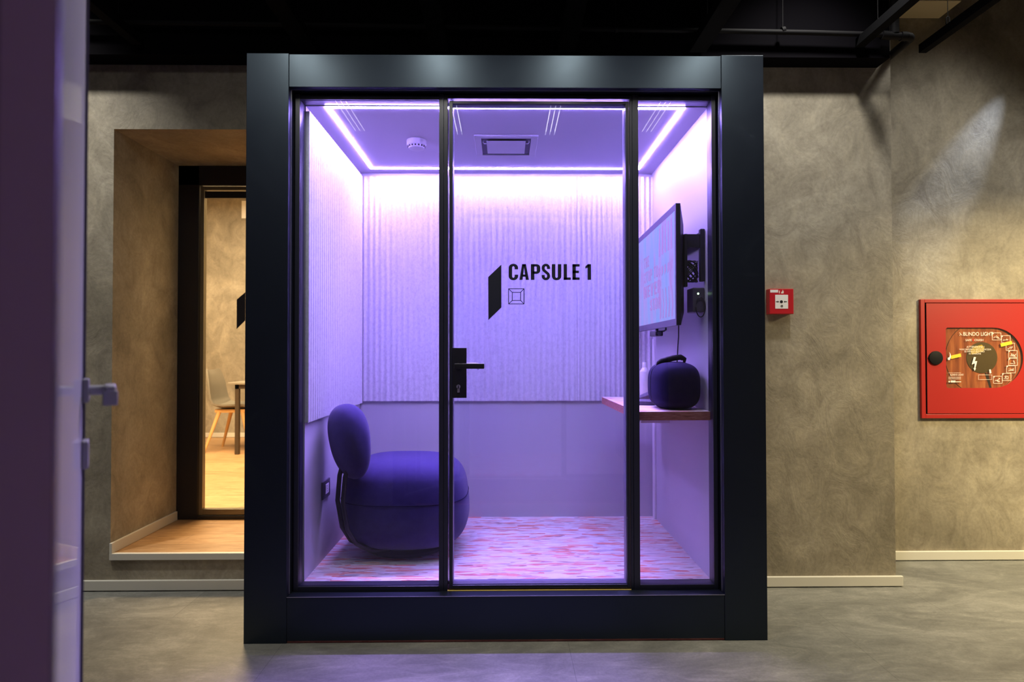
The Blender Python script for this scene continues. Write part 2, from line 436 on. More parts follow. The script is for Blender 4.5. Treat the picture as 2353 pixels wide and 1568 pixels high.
def glyph(ch, s=0.21, t=0.155):
    W = 0.57; h = s / 2; k = t / 2; x0, x1 = h, W - h; rx = (x1 - x0) / 2; cx = W / 2
    ry = 0.17
    if ch == 'C': return [ribbon([(x1, 0.66), (x1, 1 - k - ry)] + arc(cx, 1 - k - ry, rx, ry, 0, 180)[1:] + arc(cx, k + ry, rx, ry, 180, 360) + [(x1, 0.34)], s, t)], W
    if ch == 'O': return [ribbon([(x0, 0.5)] + arc(cx, 1 - k - ry, rx, ry, 180, 0) + [(x1, 0.5)], s, t), ribbon([(x1, 0.5)] + arc(cx, k + ry, rx, ry, 360, 180) + [(x0, 0.5)], s, t)], W
    if ch == 'U': return [ribbon([(x0, 1.0)] + arc(cx, k + ry, rx, ry, 180, 360) + [(x1, 1.0)], s, t)], W
    if ch == 'S': return [ribbon([(x1, 0.68), (x1, 1 - k - ry)] + arc(cx, 1 - k - ry, rx, ry, 0, 180)[1:] + [(x0, 0.72), (x0 + 0.03, 0.62), (cx, 0.5), (x1 - 0.03, 0.38), (x1, 0.28)] + arc(cx, k + ry, rx, ry, 0, -180)[0:] + [(x0, 0.32)], s * 0.98, t)], W
    if ch == 'A': return [[(0, 0), (0.2, 0), (0.285 + 0.015, 0.78), (0.285 + 0.13, 1), (0.175, 1)], [(0.61, 0), (0.41, 0), (0.285 + 0.015, 0.78), (0.175, 1), (0.415, 1)], [(0.16, 0.2), (0.44, 0.2), (0.44, 0.34), (0.16, 0.34)]], 0.61
    if ch == 'P': return [[(0, 0), (s, 0), (s, 1), (0, 1)], ribbon([(h, 1 - k), (x1 - 0.14, 1 - k)] + arc(x1 - 0.14, 1 - k - 0.14, 0.14, 0.14, 90, 0)[1:] + arc(x1 - 0.14, 0.38 + k + 0.14, 0.14, 0.14, 0, -90) + [(h, 0.38 + k)], s, t)], W
    if ch == 'R': return glyph('P')[0] + [[(0.22, 0.42), (0.42, 0.42), (0.58, 0), (0.37, 0)]], W
    if ch == 'L': return [[(0, 0), (s, 0), (s, 1), (0, 1)], [(0, 0), (0.445, 0), (0.445, t), (0, t)]], 0.445
    if ch == 'E': return [[(0, 0), (s, 0), (s, 1), (0, 1)]] + [[(0, y), (w, y), (w, y + t), (0, y + t)] for y, w in ((0, 0.445), (0.43, 0.40), (1 - t, 0.445))], 0.445
    if ch == '1': return [[(0.14, 0), (0.14 + s, 0), (0.14 + s, 1), (0.14, 1)], [(0, 0.86), (0.16, 1), (0.30, 1), (0.20, 0.80), (0, 0.72)]], 0.35
    if ch == 'T': return [[(0.16, 0), (0.16 + s, 0), (0.16 + s, 1), (0.16, 1)], [(0, 1 - t), (0.52, 1 - t), (0.52, 1), (0, 1)]], 0.52
    if ch == 'H': return [[(0, 0), (s, 0), (s, 1), (0, 1)], [(W - s, 0), (W, 0), (W, 1), (W - s, 1)], [(0, 0.43), (W, 0.43), (W, 0.58), (0, 0.58)]], W
    if ch == 'N': return [[(0, 0), (s, 0), (s, 1), (0, 1)], [(W - s, 0), (W, 0), (W, 1), (W - s, 1)], [(0, 1), (0.2, 1), (W, 0), (W - 0.2, 0)]], W
    if ch == 'V': return [[(0, 1), (0.2, 1), (0.39, 0), (0.19, 0)], [(0.58, 1), (0.38, 1), (0.19, 0), (0.39, 0)]], 0.58
    return [], 0.25
def strokes_to(mb, polys, mapf, thick):
    # flat-ish strokes with true thickness; concave outlines are split into quads along the ribbon
    for p in polys:
        n = len(p)
        if n > 6 and n % 2 == 0:
            m_ = n // 2
            for i in range(m_ - 1):
                q = [p[i], p[i + 1], p[n - 2 - i], p[n - 1 - i]]
                mb.prism(q, mapf, 0, thick)
        else: mb.prism(p, mapf, 0, thick)
def font_mesh(text, size, mapf, thick, sx=1.0, align='LEFT'):
    cu = bpy.data.curves.new('lettering', 'FONT'); cu.body = text; cu.size = size; cu.align_x = align; cu.resolution_u = 3
    o = bpy.data.objects.new('lettering', cu); COL.objects.link(o)
    bpy.context.view_layer.update()
    me = bpy.data.meshes.new_from_object(o.evaluated_get(bpy.context.evaluated_depsgraph_get()))
    mb = MB()
    vs = [mapf(v.co.x * sx, v.co.y, thick) for v in me.vertices]
    mb.add(vs, [tuple(p.vertices) for p in me.polygons])
    bpy.data.objects.remove(o); bpy.data.curves.remove(cu); bpy.data.meshes.remove(me)
    return mb

# ------------------------------------------------------------------ room shell
YW = 0.604          # face of the main wall
XN0, XN1 = -2.0635, -1.25      # niche opening
ZN0, ZN1 = 0.165, 2.385
YR = 1.004          # face of the recessed wall on the right
XC = 2.003
b = MB().box(-4.7, 4.7, -4.3, 1.3, -0.15, 0)
struct('floor', b, M['floor'])
b = MB()
for x0, x1, z0, z1 in ((-4.7, XN0, 0, 2.74), (XN0, XN1, 0, ZN0), (XN0, XN1, ZN1, 2.74), (XN1, -1.136, 0, 2.74), (-1.136, 1.080, 2.505, 2.74), (1.080, XC, 0, 2.74)):
    b.box(x0, x1, YW, YW + 0.12, z0, z1)
b.box(XC - 0.12, XC, YW + 0.12, YR + 0.1, 0, 3.6)
b.box(1.90, XC, YW, YW + 0.12, 2.74, 3.6)
struct('wall_back', b, M['plaster'])
struct('wall_recess', MB().box(XC, 4.7, YR, YR + 0.12, 0, 3.6), M['plaster'])
struct('wall_upper', MB().box(-4.7, 1.931, 0.49, YW + 0.12, 2.722, 3.6), M['black_paint'])
struct('ceiling', MB().box(-4.7, 4.7, -4.3, 1.3, 3.6, 3.7), M['black_paint'])
struct('wall_left', MB().box(-4.7, -4.6, -4.3, YW, 0, 3.6), M['plaster'])
struct('wall_right', MB().box(4.6, 4.7, -4.3, YR, 0, 3.6), M['plaster'])
# wall on the camera's side with the opposite booth let into it
YB = -2.847
BX0, BX1 = 0.147 - 1.080, 0.147 + 1.136
b = MB()
for x0, x1, z0 in ((-4.6, BX0, 0), (BX0, BX1, 2.505), (BX1, 4.6, 0)): b.box(x0, x1, YB - 0.12, YB, z0, 3.6)
struct('wall_front', b, M['plaster'])
# niche
b = MB().box(XN0 - 0.1, XN0, YW + 0.12, 1.30, 0, 2.6).box(XN1, XN1 + 0.1, YW + 0.12, 1.30, 0, 2.6)
struct('wall_niche', b, M['plaster'])
struct('ceiling_niche', MB().box(XN0, XN1, YW + 0.12, 1.30, ZN1, ZN1 + 0.1), M['plaster'])
struct('floor_niche', MB().box(XN0, XN1, YW + 0.012, 1.30, 0.05, 0.190), M['wood_floor'])
struct('trim_1', MB().box(XN0 + 0.0, XN1, YW - 0.012, YW + 0.012, 0.158, 0.192, 0.002), M['white_trim'])
b = MB().box(XN0, XN0 + 0.014, YW - 0.012, 1.245, 0.190, 0.245, 0.003)
b.box(XN1 - 0.014, XN1, YW - 0.012, 1.245, 0.190, 0.245, 0.003)
struct('baseboard_niche', b, M['white_trim'])
def baseboard(name, x0, x1, y, z0=0.004, h=0.052, th=0.016):
    return struct(name, MB().box(x0, x1, y - th, y, z0, z0 + h, 0.003), M['white_trim'])
baseboard('baseboard_left', -4.6, -1.137, YW)
baseboard('baseboard_middle', 1.081, XC + 0.03, YW)
baseboard('baseboard_right', XC + 0.002, 4.6, YR)
# meeting room behind the niche
struct('wall_meeting_room_rear', MB().box(-4.3, -1.0, 5.0, 5.12, 0.19, 3.1), M['plaster'])
struct('wall_meeting_room_left', MB().box(-4.42, -4.3, 1.30, 5.12, 0.19, 3.1), M['plaster'])
struct('wall_meeting_room_right', MB().box(-1.0, -0.88, 1.42, 5.12, 0.19, 3.1), M['plaster'])
b = MB().box(-4.42, XN0, 1.30, 1.36, 0.19, 3.1).box(XN1, -1.0, 1.36, 1.42, 0.19, 3.1).box(XN0, XN1, 1.30, 1.36, 2.44, 3.1)
struct('wall_meeting_room_front', b, M['plaster'])
struct('floor_meeting_room', MB().box(-4.3, -1.0, 1.30, 5.0, 0.09, 0.190), M['wood_floor'])
struct('ceiling_meeting_room', MB().box(-4.42, -0.88, 1.30, 5.12, 3.1, 3.2), M['white_trim'])
struct('baseboard_meeting_room', MB().box(-4.3, -1.0, 4.985, 5.0, 0.193, 0.245, 0.002), M['white_trim'])

# glazed door at the end of the niche
dn = MB()
dn.box(XN0 + 0.002, -1.934, 1.250, 1.298, 0.192, 2.384, 0.002).box(XN0 + 0.002, XN1 - 0.002, 1.250, 1.298, 2.262, 2.384, 0.002)
dn.box(-1.32, XN1 - 0.002, 1.250, 1.298, 0.192, 2.384, 0.002).box(-1.934, -1.32, 1.250, 1.298, 0.192, 0.214, 0.002)
d1 = struct('door_1', dn, M['black'])
lf = MB()
lf.box(-1.930, -1.908, 1.262, 1.30, 0.216, 2.258, 0.002).box(-1.346, -1.324, 1.262, 1.30, 0.216, 2.258, 0.002)
lf.box(-1.908, -1.346, 1.262, 1.30, 0.216, 0.252, 0.002).box(-1.908, -1.346, 1.262, 1.30, 2.236, 2.258, 0.002)
M['bronze'] = plain('bronze_frame', (0.20, 0.18, 0.13), 0.3, 0.6)
lf.build('leaf_frame', M['bronze'], d1)
MB().box(-1.908, -1.346, 1.277, 1.285, 0.252, 2.236).build('glass_pane', M['room_glass'], d1)
MB().box(-1.905, -1.346, 1.264, 1.276, 2.186, 2.228, 0.001).build('closer_rail', M['black'], d1)
MB().prism([(-1.7075, 1.552), (-1.6545, 1.598), (-1.6545, 1.422), (-1.7075, 1.3685)], lambda a, c, d: (a, 1.2755 - d, c), 0, 0.001).build('emblem_decal', M['decal'], d1)

# ------------------------------------------------------------------ the capsule booth (built twice)
def booth(root, mine):
    P = lambda n, mb, m, label=None: mb.build(n, M[m] if isinstance(m, str) else m, root, label=label)
    P('jamb', MB().box(-1.1337, -0.9545, 0, 0.13, 0.0, 2.500, 0.0015), 'panel')
    P('jamb', MB().box(0.8962, 1.0778, 0, 0.13, 0.0, 2.500, 0.0015), 'panel')
    P('header', MB().box(-0.9535, 0.8952, 0.001, 0.13, 2.3557, 2.4965, 0.0015), 'panel')
    P('plinth', MB().box(-0.9535, 0.8952, 0.001, 0.13, 0.010, 0.1935, 0.0015), 'panel')
    P('plinth_base', MB().box(-0.9535, 0.8952, 0.006, 0.13, 0.0, 0.010), 'osb_edge', 'bare plywood edge under the black plinth')
    # thin bare metal edges
    e = MB().box(-0.9545, -0.9515, 0.030, 0.0325, 0.196, 2.3540).box(0.8932, 0.8962, 0.030, 0.0325, 0.196, 2.3540)
    e.box(-0.9535, 0.8952, 0.030, 0.0315, 2.3537, 2.3557)
    P('edge_strip', e, 'bright_edge', 'thin bare metal edge strip')
    e = MB().box(-0.9545, 0.8962, -0.0012, 0.001, 0.1925, 0.1942)
    P('sill_edge', e, 'bright_edge', 'thin pale edge along the sill')
    # shell
    P('side_wall', MB().box(-1.115, -0.9218, 0.13, 1.30, 0.0, 2.45), 'wall_paint')
    P('side_wall', MB().box(0.8774, 1.060, 0.13, 1.30, 0.0, 2.45), 'wall_paint')
    P('rear_wall', MB().box(-0.9218, 0.8774, 1.1953, 1.30, 0.0, 2.45), 'wall_paint')
    P('roof', MB().box(-0.9218, 0.8774, 0.13, 1.1953, 2.3237, 2.45), 'ceiling_paint')
    P('floor_panel', MB().box(-0.9218, 0.8774, 0.13, 1.1953, 0.05, 0.2137), 'osb', 'strand board floor with reddish flakes')
    rv = MB().box(-0.9300, -0.9218, 0.12, 0.131, 0.2137, 2.3237).box(0.8774, 0.8850, 0.12, 0.131, 0.2137, 2.3237)
    # window frame: stiles, top and bottom rails
    for a0, a1, b0, b1 in ((-0.9465, -0.9259, -0.3209, -0.3209), (0.5503, 0.5503, 0.8719, 0.8905)):
        f = MB()
        if a1 > a0: f.box(a0, a1, 0.060, 0.125, 0.1935, 2.3500, 0.0015)
        if b1 > b0: f.box(b0, b1, 0.060, 0.125, 0.1935, 2.3500, 0.0015)
        f.box(a1, b0, 0.060, 0.125, 2.3265, 2.3440, 0.0015).box(a1, b0, 0.060, 0.125, 0.1937, 0.2150, 0.0015)
        P('window_frame', f, 'frame')
    g = MB().box(-0.9545, -0.9465, 0.066, 0.125, 0.1935, 2.3557).box(0.8905, 0.8962, 0.066, 0.125, 0.1935, 2.3557).box(-0.9465, 0.8905, 0.085, 0.125, 2.3440, 2.3557)
    P('shadow_gap', g, 'gap', 'black strip for the shade in the gap round the window frame')  # black filler strips stand in for the shade between jamb and frame
    P('mullion', MB().box(-0.3209, -0.3022, 0.060, 0.125, 0.1937, 2.3557 - 0.004, 0.001), 'frame')
    P('mullion', MB().box(0.5244, 0.5503, 0.060, 0.125, 0.1937, 2.3557 - 0.004, 0.001), 'frame')
    f = MB().box(-0.3012, -0.2838, 0.062, 0.125, 0.1937, 2.3480, 0.001).box(0.5112, 0.5237, 0.062, 0.125, 0.1937, 2.3480, 0.001)
    f.box(-0.2838, 0.5112, 0.062, 0.125, 2.3335, 2.3480, 0.001)
    P('door_jamb', f, 'frame')
    f = MB().box(-0.2838, 0.5112, 0.072, 0.125, 0.1937, 0.1990)
    P('threshold', f, 'maroon', 'dark maroon threshold under the door')
    f = MB().box(-0.2838, 0.5112, 0.058, 0.072, 0.1935, 0.1955)
    P('threshold_tape', f, 'tape', 'thin worn yellow line on the threshold')
    for x0, x1 in ((-0.9259, -0.3209), (0.5503, 0.8719)):
        P('glass_pane', MB().box(x0, x1, 0.068, 0.076, 0.2150, 2.3265), 'glass')
    # ribbed felt
    def ribs(mapf, u0, u1, z0, z1, pitch=0.0345, amp=0.0042, th=0.016, ph=0.0):
        n = int(abs(u1 - u0) / pitch * 10); vs = []
        for i in range(n + 1):
            u = u0 + (u1 - u0) * i / n
            w = th + amp * math.sin(2 * math.pi * (u - u0) / pitch + ph)
            for z, dd in ((z0, 0), (z0, w), (z1, w), (z1, 0)): vs.append(mapf(u, dd, z))
        fs = []
        for i in range(n):
            a = i * 4; c = a + 4
            for k in range(4): fs.append((a + k, a + (k + 1) % 4, c + (k + 1) % 4, c + k))
        fs += [(0, 3, 2, 1), (n * 4, n * 4 + 1, n * 4 + 2, n * 4 + 3)]
        m = MB(); m.add(vs, fs, True); return m
    P('acoustic_panel', ribs(lambda u, d, z: (-0.9218 + d, u, z), 0.128, 1.193, 0.913, 2.300), 'felt')
    P('acoustic_panel', ribs(lambda u, d, z: (u, 1.1953 - d, z), -0.900, 0.4090, 0.924, 2.300, amp=0.0034), 'felt')
    P('acoustic_panel', ribs(lambda u, d, z: (u, 1.1953 - d, z), 0.4105, 0.8765, 0.924, 2.300, pitch=0.031, amp=0.0052), 'felt')
    # ceiling light: a recessed rectangle of led strip
    lx0, lx1, ly0, ly1, w = -0.8386, 0.7780, 0.110, 1.098, 0.019
    s = MB().box(lx0, lx1, ly0 + 0.021, ly0 + 0.021 + w, 2.3215, 2.3250).box(lx0, lx1, ly1 - w, ly1, 2.3215, 2.3250)
    s.box(lx0, lx0 + w, ly0 + 0.021 + w, ly1 - w, 2.3215, 2.3250).box(lx1 - w, lx1, ly0 + 0.021 + w, ly1 - w, 2.3215, 2.3250)
    P('led_strip', s, 'led' if mine else 'led_dim', 'glowing violet-white rectangle of light in the ceiling' if mine else None)
    P('cable_duct', MB().box(0.866, 0.8774, 1.120, 1.172, 0.2137, 1.30, 0.002), 'white_plastic', 'narrow pale cable duct up the rear corner')
    # door, hinged on the right
    hx, hy = 0.5095, 0.064
    TH = 0.068 if mine else 0.050
    D = MB()
    fx0, fx1 = -0.2775 - hx, 0.5085 - hx
    D.box(fx0, fx0 + 0.0155, 0, TH, 0.2005, 2.3235, 0.0015).box(fx1 - 0.0135, fx1, 0, TH, 0.2005, 2.3235, 0.0015)
    D.box(fx0 + 0.0155, fx1 - 0.0135, 0, 0.046, 2.3110, 2.3235, 0.0015).box(fx0 + 0.0155, fx1 - 0.0135, 0, TH, 0.2005, 0.2160, 0.0015)
    door = D.build('door', M['frame'], root, loc=(hx, hy, 0), rz=0.0)
    Q = lambda n, mb, m, label=None: mb.build(n, M[m], door, label=label)
    Q('glass_pane', MB().box(fx0 + 0.0155, fx1 - 0.0135, 0.008, 0.013, 0.2160, 2.3110), 'glass')
    bd = MB().box(fx0 + 0.0155, fx0 + 0.0165, 0.0135, TH + 0.0005, 0.2165, 2.3105).box(fx1 - 0.0145, fx1 - 0.0135, 0.0135, TH + 0.0005, 0.2165, 2.3105)
    bd.box(fx0 + 0.0165, fx1 - 0.0145, 0.0135, TH + 0.0005, 0.2162, 0.2172).box(fx0 + 0.0165, fx1 - 0.0145, 0.0135, 0.0465, 2.3098, 2.3108)
    Q('lit_reveal_strip', bd, 'lit_reveal', 'lighter grey strip that makes the reveal inside the leaf look lit')  # thin strips added over the frame reveals so they look lit
    Q('inner_pane', MB().box(fx0 + 0.0155, fx1 - 0.0135, 0.041, 0.046, 0.2160, 2.3110), 'glass')
    Q('hinge_edge_strip', MB().box(fx1, fx1 + 0.0008, 0.001, 0.017, 0.2005, 2.3235).box(fx1, fx1 + 0.0008, 0.020, 0.049, 0.2005, 2.3235), 'hinge_edge_strip', 'mauve brown strip along the hinge edge')  # paler mauve strips over the leaf's hinge edge
    px0 = -0.2625 - hx
    Q('lock_plate', MB().box(px0, px0 + 0.061, -0.006, 0.0075, 1.0255, 1.2425, 0.0012), 'black')
    hxx = -0.2378 - hx; hz = 1.1655
    H = MB().lathe([(0.011, -0.006), (0.011, -0.014), (0.0085, -0.016), (0.0085, -0.052)], (hxx, 0, hz), 'y', 24)
    H.box(hxx - 0.013, hxx + 0.1150, -0.061, -0.047, hz - 0.0125, hz + 0.0105, 0.004, 3)
    Q('lever_handle', H, 'black')
    K = MB().lathe([(0.0088, -0.0062), (0.0088, -0.0085)], (hxx + 0.0015, 0, 1.0745), 'y', 24)
    K.box(hxx - 0.0040, hxx + 0.0070, -0.0085, -0.0062, 1.0490, 1.0740, 0.002)
    Q('lock_cylinder', K, 'steel', 'brushed steel euro lock cylinder')
    K = MB().box(hxx - 0.0002, hxx + 0.0032, -0.0093, -0.0085, 1.0690, 1.0800, 0.0003)
    Q('keyway', K, 'gap')
    # inner side: square roses and lever
    for zz in (hz, 1.0630):
        R_ = MB().box(hxx - 0.021, hxx + 0.021, 0.0465, 0.056, zz - (0.019 if zz == hz else 0.022), zz + (0.019 if zz == hz else 0.022), 0.002)
        Q('square_rose', R_, 'satin')
    H = MB().lathe([(0.008, 0.055), (0.008, 0.082)], (hxx, 0, hz), 'y', 20)
    H.box(hxx - 0.010, hxx + 0.085, 0.076, 0.092, hz - 0.010, hz + 0.010, 0.003, 3)
    H.box(hxx + 0.078, hxx + 0.088, 0.074, 0.094, hz - 0.020, hz + 0.003, 0.002)
    Q('inner_lever', H, 'satin')
    if mine:
        # lettering on the glass; u in units read off the sign, origin at its top left
        k_ = 0.7259 / 1702.0
        mp = lambda a, c, d: (-0.3017 + a * k_ - hx, 0.0078 - d, 1.6620 - c * k_)
        T = MB()
        for ch, xa, xb in (('C', 665, 762), ('A', 775, 873), ('P', 893, 989), ('S', 1003, 1090), ('U', 1108, 1205), ('L', 1229, 1302), ('E', 1319, 1393), ('1', 1452, 1510)):
            polys, w_ = glyph(ch)
            over = 4 if ch in 'CSU' else 0
            top, bot = 125 - (over if ch != 'U' else 0), 287 + over
            strokes_to(T, polys, lambda a, c, d, xa=xa, xb=xb, w_=w_, top=top, bot=bot: mp(xa + a / w_ * (xb - xa), bot - c * (bot - top), d), 0.0006)
        Q('lettering', T, 'decal', 'CAPSULE 1 in dark condensed capitals')
        Q('emblem_decal', MB().prism([(455, 258), (590, 130), (590, 570), (457, 699)], mp, 0, 0.0006), 'decal', 'dark upright parallelogram emblem')
        S = MB()
        def line(p, q, w_=7.0):
            dx, dy = q[0] - p[0], q[1] - p[1]; l = math.hypot(dx, dy); nx, ny = -dy / l * w_ / 2, dx / l * w_ / 2
            S.prism([(p[0] + nx, p[1] + ny), (q[0] + nx, q[1] + ny), (q[0] - nx, q[1] - ny), (p[0] - nx, p[1] - ny)], mp, 0, 0.0006)
        a0, a1, c0, c1 = 664, 822, 378, 534; i0, i1, j0, j1 = 702, 787, 415, 498
        for (xa, xb, ya, yb) in ((a0, a1, c0, c1), (i0, i1, j0, j1)):
            line((xa - 2, ya), (xb + 2, ya)); line((xa - 2, yb), (xb + 2, yb)); line((xa, ya), (xa, yb)); line((xb, ya), (xb, yb))
        for p, q in (((a0, c0), (i0, j0)), ((a1, c0), (i1, j0)), ((a0, c1), (i0, j1)), ((a1, c1), (i1, j1))): line(p, q)
        Q('pictogram', S, 'decal', 'square outline inside a square, corners joined')
    else:
        door.rotation_euler = (0, 0, DOOR2)
    return door

DOOR2 = math.radians(122.2)
bt = thing('phone_booth', 'black framed glass phone booth with violet light and CAPSULE 1 on its closed door', 'booth')
booth(bt, True)
bt2 = thing('phone_booth', 'near phone booth whose glass door stands open at the left edge', 'booth', (0.1475, -2.243, 0), math.pi)
booth(bt2, False)

# ------------------------------------------------------------------ things inside the booth
def superell(c, r, e1, e2, nu=40, nv=28, mtx=None, shape=None):
    """superellipsoid: e1 vertical squareness, e2 plan squareness (1 = ellipsoid, smaller = boxier)"""
    s = lambda v, e: math.copysign(abs(v) ** e, v)
    vs = []; c = Vector(c)
    for j in range(nv + 1):
        ph = -math.pi / 2 + math.pi * j / nv
        for i in range(nu):
            th = 2 * math.pi * i / nu
            p = Vector((r[0] * s(math.cos(ph), e1) * s(math.cos(th), e2), r[1] * s(math.cos(ph), e1) * s(math.sin(th), e2), r[2] * s(math.sin(ph), e1)))
            if shape: p = shape(p)
            if mtx is not None: p = mtx @ p
            vs.append(c + p)
    fs = [(j * nu + i, j * nu + (i + 1) % nu, (j + 1) * nu + (i + 1) % nu, (j + 1) * nu + i) for j in range(nv) for i in range(nu)]
    m = MB(); m.add(vs, fs, True); return m

YA = math.radians(35)
lc = thing('lounge_chair', 'dark indigo pebble shaped lounge chair against the booth left wall', 'chair', (-0.545, 0.63, 0.2137))
def seat_shape(p):
    t = (p.z + 0.22) / 0.44
    k = 1.0 - 0.10 * max(0, t - 0.45) ** 1.2 * 1.6 - 0.16 * max(0, 0.30 - t)
    return Vector((p.x * k + 0.012 * (0.5 - t), p.y * k, p.z))
st = superell((0, 0, 0.252), (0.322, 0.315, 0.222), 0.50, 0.66, 56, 40, None, seat_shape)
seat = st.build('seat_cushion', M['indigo'], lc)
sub = seat.modifiers.new('sub', 'SUBSURF'); sub.levels = 1; sub.render_levels = 1
# piped seam round the seat
pts = []
for i in range(97):
    th = 2 * math.pi * i / 96
    s_ = lambda v, e: math.copysign(abs(v) ** e, v)
    z = 0.030; ph = math.asin((z / 0.222) ** (1 / 0.50)) if z > 0 else 0
    p = Vector((0.322 * math.cos(ph) ** 0.50 * s_(math.cos(th), 0.66), 0.315 * math.cos(ph) ** 0.50 * s_(math.sin(th), 0.66), z))
    p = seat_shape(p); pts.append((p.x, p.y, 0.252 + p.z))
MB().tube(pts, 0.0016, 6, False).build('seam', M['case_fabric'], seat)
tg = MB().box(0.0, 0.010, 0, 0.002, 0, 0.026)
# backrest
rot = Matrix.Rotation(YA, 4, 'Z') @ Matrix.Rotation(math.radians(-7), 4, 'Y')
def back_shape(p):
    return Vector((p.x * (1.0 + 0.20 * (p.z / 0.17)), p.y * (1.0 - 0.05 * (p.z / 0.17)), p.z))
bk = superell((-0.235, -0.270, 0.583), (0.078, 0.160, 0.180), 0.86, 0.86, 48, 32, rot.to_3x3(), back_shape)
bk = bk.build('backrest_cushion', M['indigo'], lc)
ca, sa = math.cos(YA), math.sin(YA)
def BP(f, s, z): return (-0.235 + f * ca - s * sa, -0.270 + f * sa + s * ca, z)
br = MB()
for s in (-0.035, 0.035):
    path = [BP(-0.012, s, 0.50), BP(-0.035, s, 0.42), BP(-0.045, s, 0.30), BP(-0.022, s, 0.17), BP(0.02, s, 0.10), BP(0.09, s, 0.055), BP(0.19, s, 0.040)]
    sm_ = []
    for i in range(len(path) - 1):
        for t in (0, .33, .66): sm_.append(tuple(path[i][k] * (1 - t) + path[i + 1][k] * t for k in range(3)))
    sm_.append(path[-1])
    br.tube(sm_, 0.011, 10)
br.build('back_bracket', M['black'], lc)
MB().lathe([(0.20, 0.0), (0.205, 0.004), (0.205, 0.018), (0.19, 0.034)], (0, 0, 0), 'z', 40).build('swivel_base', M['black'], lc)
tg = MB(); tg.box(0.2210, 0.2240, -0.2120, -0.1900, 0.085, 0.112, 0.0005)
tg.build('care_tag', M['white_plastic'], lc, label='tiny white maker tag on the seat side')

sh = thing('wall_desk', 'narrow strand board desk shelf fixed to the booth right wall', 'shelf', (0.877, 0.55, 0.92))
top = MB().prism([(0.547, 0.1), (0.8765, 0.1), (0.8765, 1.004), (0.532, 1.004)], lambda a, c, d: (a - 0.877, c - 0.55, d), 0.0015, 0.0385)
top.build('board', M['osb_edge'], sh, label='board with dark reddish cut edges')
MB().prism([(0.5475, 0.1005), (0.8763, 0.1005), (0.8763, 1.0035), (0.5325, 1.0035)], lambda a, c, d: (a - 0.877, c - 0.55, d), 0.0385, 0.0398).build('top_face', M['osb'], sh, label='pale top face')
MB().box(-0.16, -0.001, 0.25, 0.262, -0.09, 0.0012).build('bracket', M['white_plastic'], sh)

# television on the right wall
ang = math.atan2(1.10 - 0.137, 0.761 - 0.736) - math.pi / 2
tv = thing('television', 'flat television hung on the booth right wall showing a blue slide', 'television', (0.736, 0.137, 1.3435), ang)
W_, H_ = 0.963, 0.550
# local: +y along the screen towards the rear, -x towards the room
MB().box(0.0, 0.0195, 0, W_, 0, H_, 0.002).build('casing', M['black'], tv)
bz = MB()
for y0, y1, z0, z1 in ((0, W_, 0, 0.030), (0, W_, H_ - 0.030, H_), (0, 0.020, 0.030, H_ - 0.030), (W_ - 0.020, W_, 0.030, H_ - 0.030)):
    bz.box(-0.0020, 0.0, y0, y1, z0, z1)
M['bezel'] = plain('glossy_bezel', (0.07, 0.06, 0.09), 0.35)
bz.build('bezel', M['bezel'], tv)
back = MB()
o_, i_ = (0.0, W_, 0.0, H_), (0.05, W_ - 0.05, 0.06, H_ - 0.09)
vs = [(0.0195, o_[0] + .003, o_[2] + .003), (0.0195, o_[1] - .003, o_[2] + .003), (0.0195, o_[1] - .003, o_[3] - .003), (0.0195, o_[0] + .003, o_[3] - .003), (0.045, i_[0], i_[2]), (0.045, i_[1], i_[2]), (0.045, i_[1], i_[3]), (0.045, i_[0], i_[3])]
back.add(vs, [(0, 1, 2, 3), (4, 7, 6, 5), (0, 4, 5, 1), (1, 5, 6, 2), (2, 6, 7, 3), (3, 7, 4, 0)])
back.build('rear_cover', M['black'], tv)
def screen_mat():
    m, nt, N, L, b_ = mat('lit_screen')
    v = coord(N)
    n = noise(N, L, mapping(N, L, v, (1, 9, 1.6)), 1.6, 3, 0.5, 0.6)
    c = ramp(N, L, n.outputs['Fac'], [(0.30, (0.17, 0.40, 0.92)), (0.48, (0.30, 0.40, 0.96)), (0.62, (0.45, 0.33, 0.90)), (0.75, (0.50, 0.20, 0.70))])
    b_.inputs['Base Color'].default_value = (0.02, 0.02, 0.02, 1); b_.inputs['Roughness'].default_value = 0.25
    L.new(c.outputs['Color'], b_.inputs['Emission Color']); b_.inputs['Emission Strength'].default_value = 0.75
    return m
scr = MB().box(-0.0012, 0.0, 0.020, W_ - 0.020, 0.030, H_ - 0.030).build('screen', screen_mat(), tv, label='lit blue and pink slide')
M['pink_light'] = plain('pink_slide_ink', (0.02, 0.01, 0.02), 0.4, emit=(0.50, 0.27, 0.80), es=0.75)
M['cyan_light'] = plain('cyan_slide_ink', (0.01, 0.02, 0.02), 0.4, emit=(0.16, 0.50, 0.95), es=0.75)
T = MB()
tvm = lambda a, c, d: (-0.0013 - d, a, c)
def screen_word(word, y_end, z, h, width):
    # read from the room: text runs from the rear towards the camera (towards -y)
    gl = [glyph(ch) for ch in word]; tot = sum(w for _, w in gl) + 0.14 * (len(gl) - 1); x = 0
    for polys, w in gl:
        strokes_to(T, polys, lambda a, c, d, x=x: tvm(y_end - (x + a) / tot * width, z + c * h, d), 0.0004); x += w + 0.14
screen_word('THE', 0.735, 0.345, 0.060, 0.13)
screen_word('STOP TO', 0.735, 0.262, 0.062, 0.36)
screen_word('NEVER', 0.735, 0.178, 0.066, 0.42)
screen_word('STOP', 0.575, 0.098, 0.062, 0.26)
T.build('slide_lettering', M['pink_light'], scr)
Z = MB()
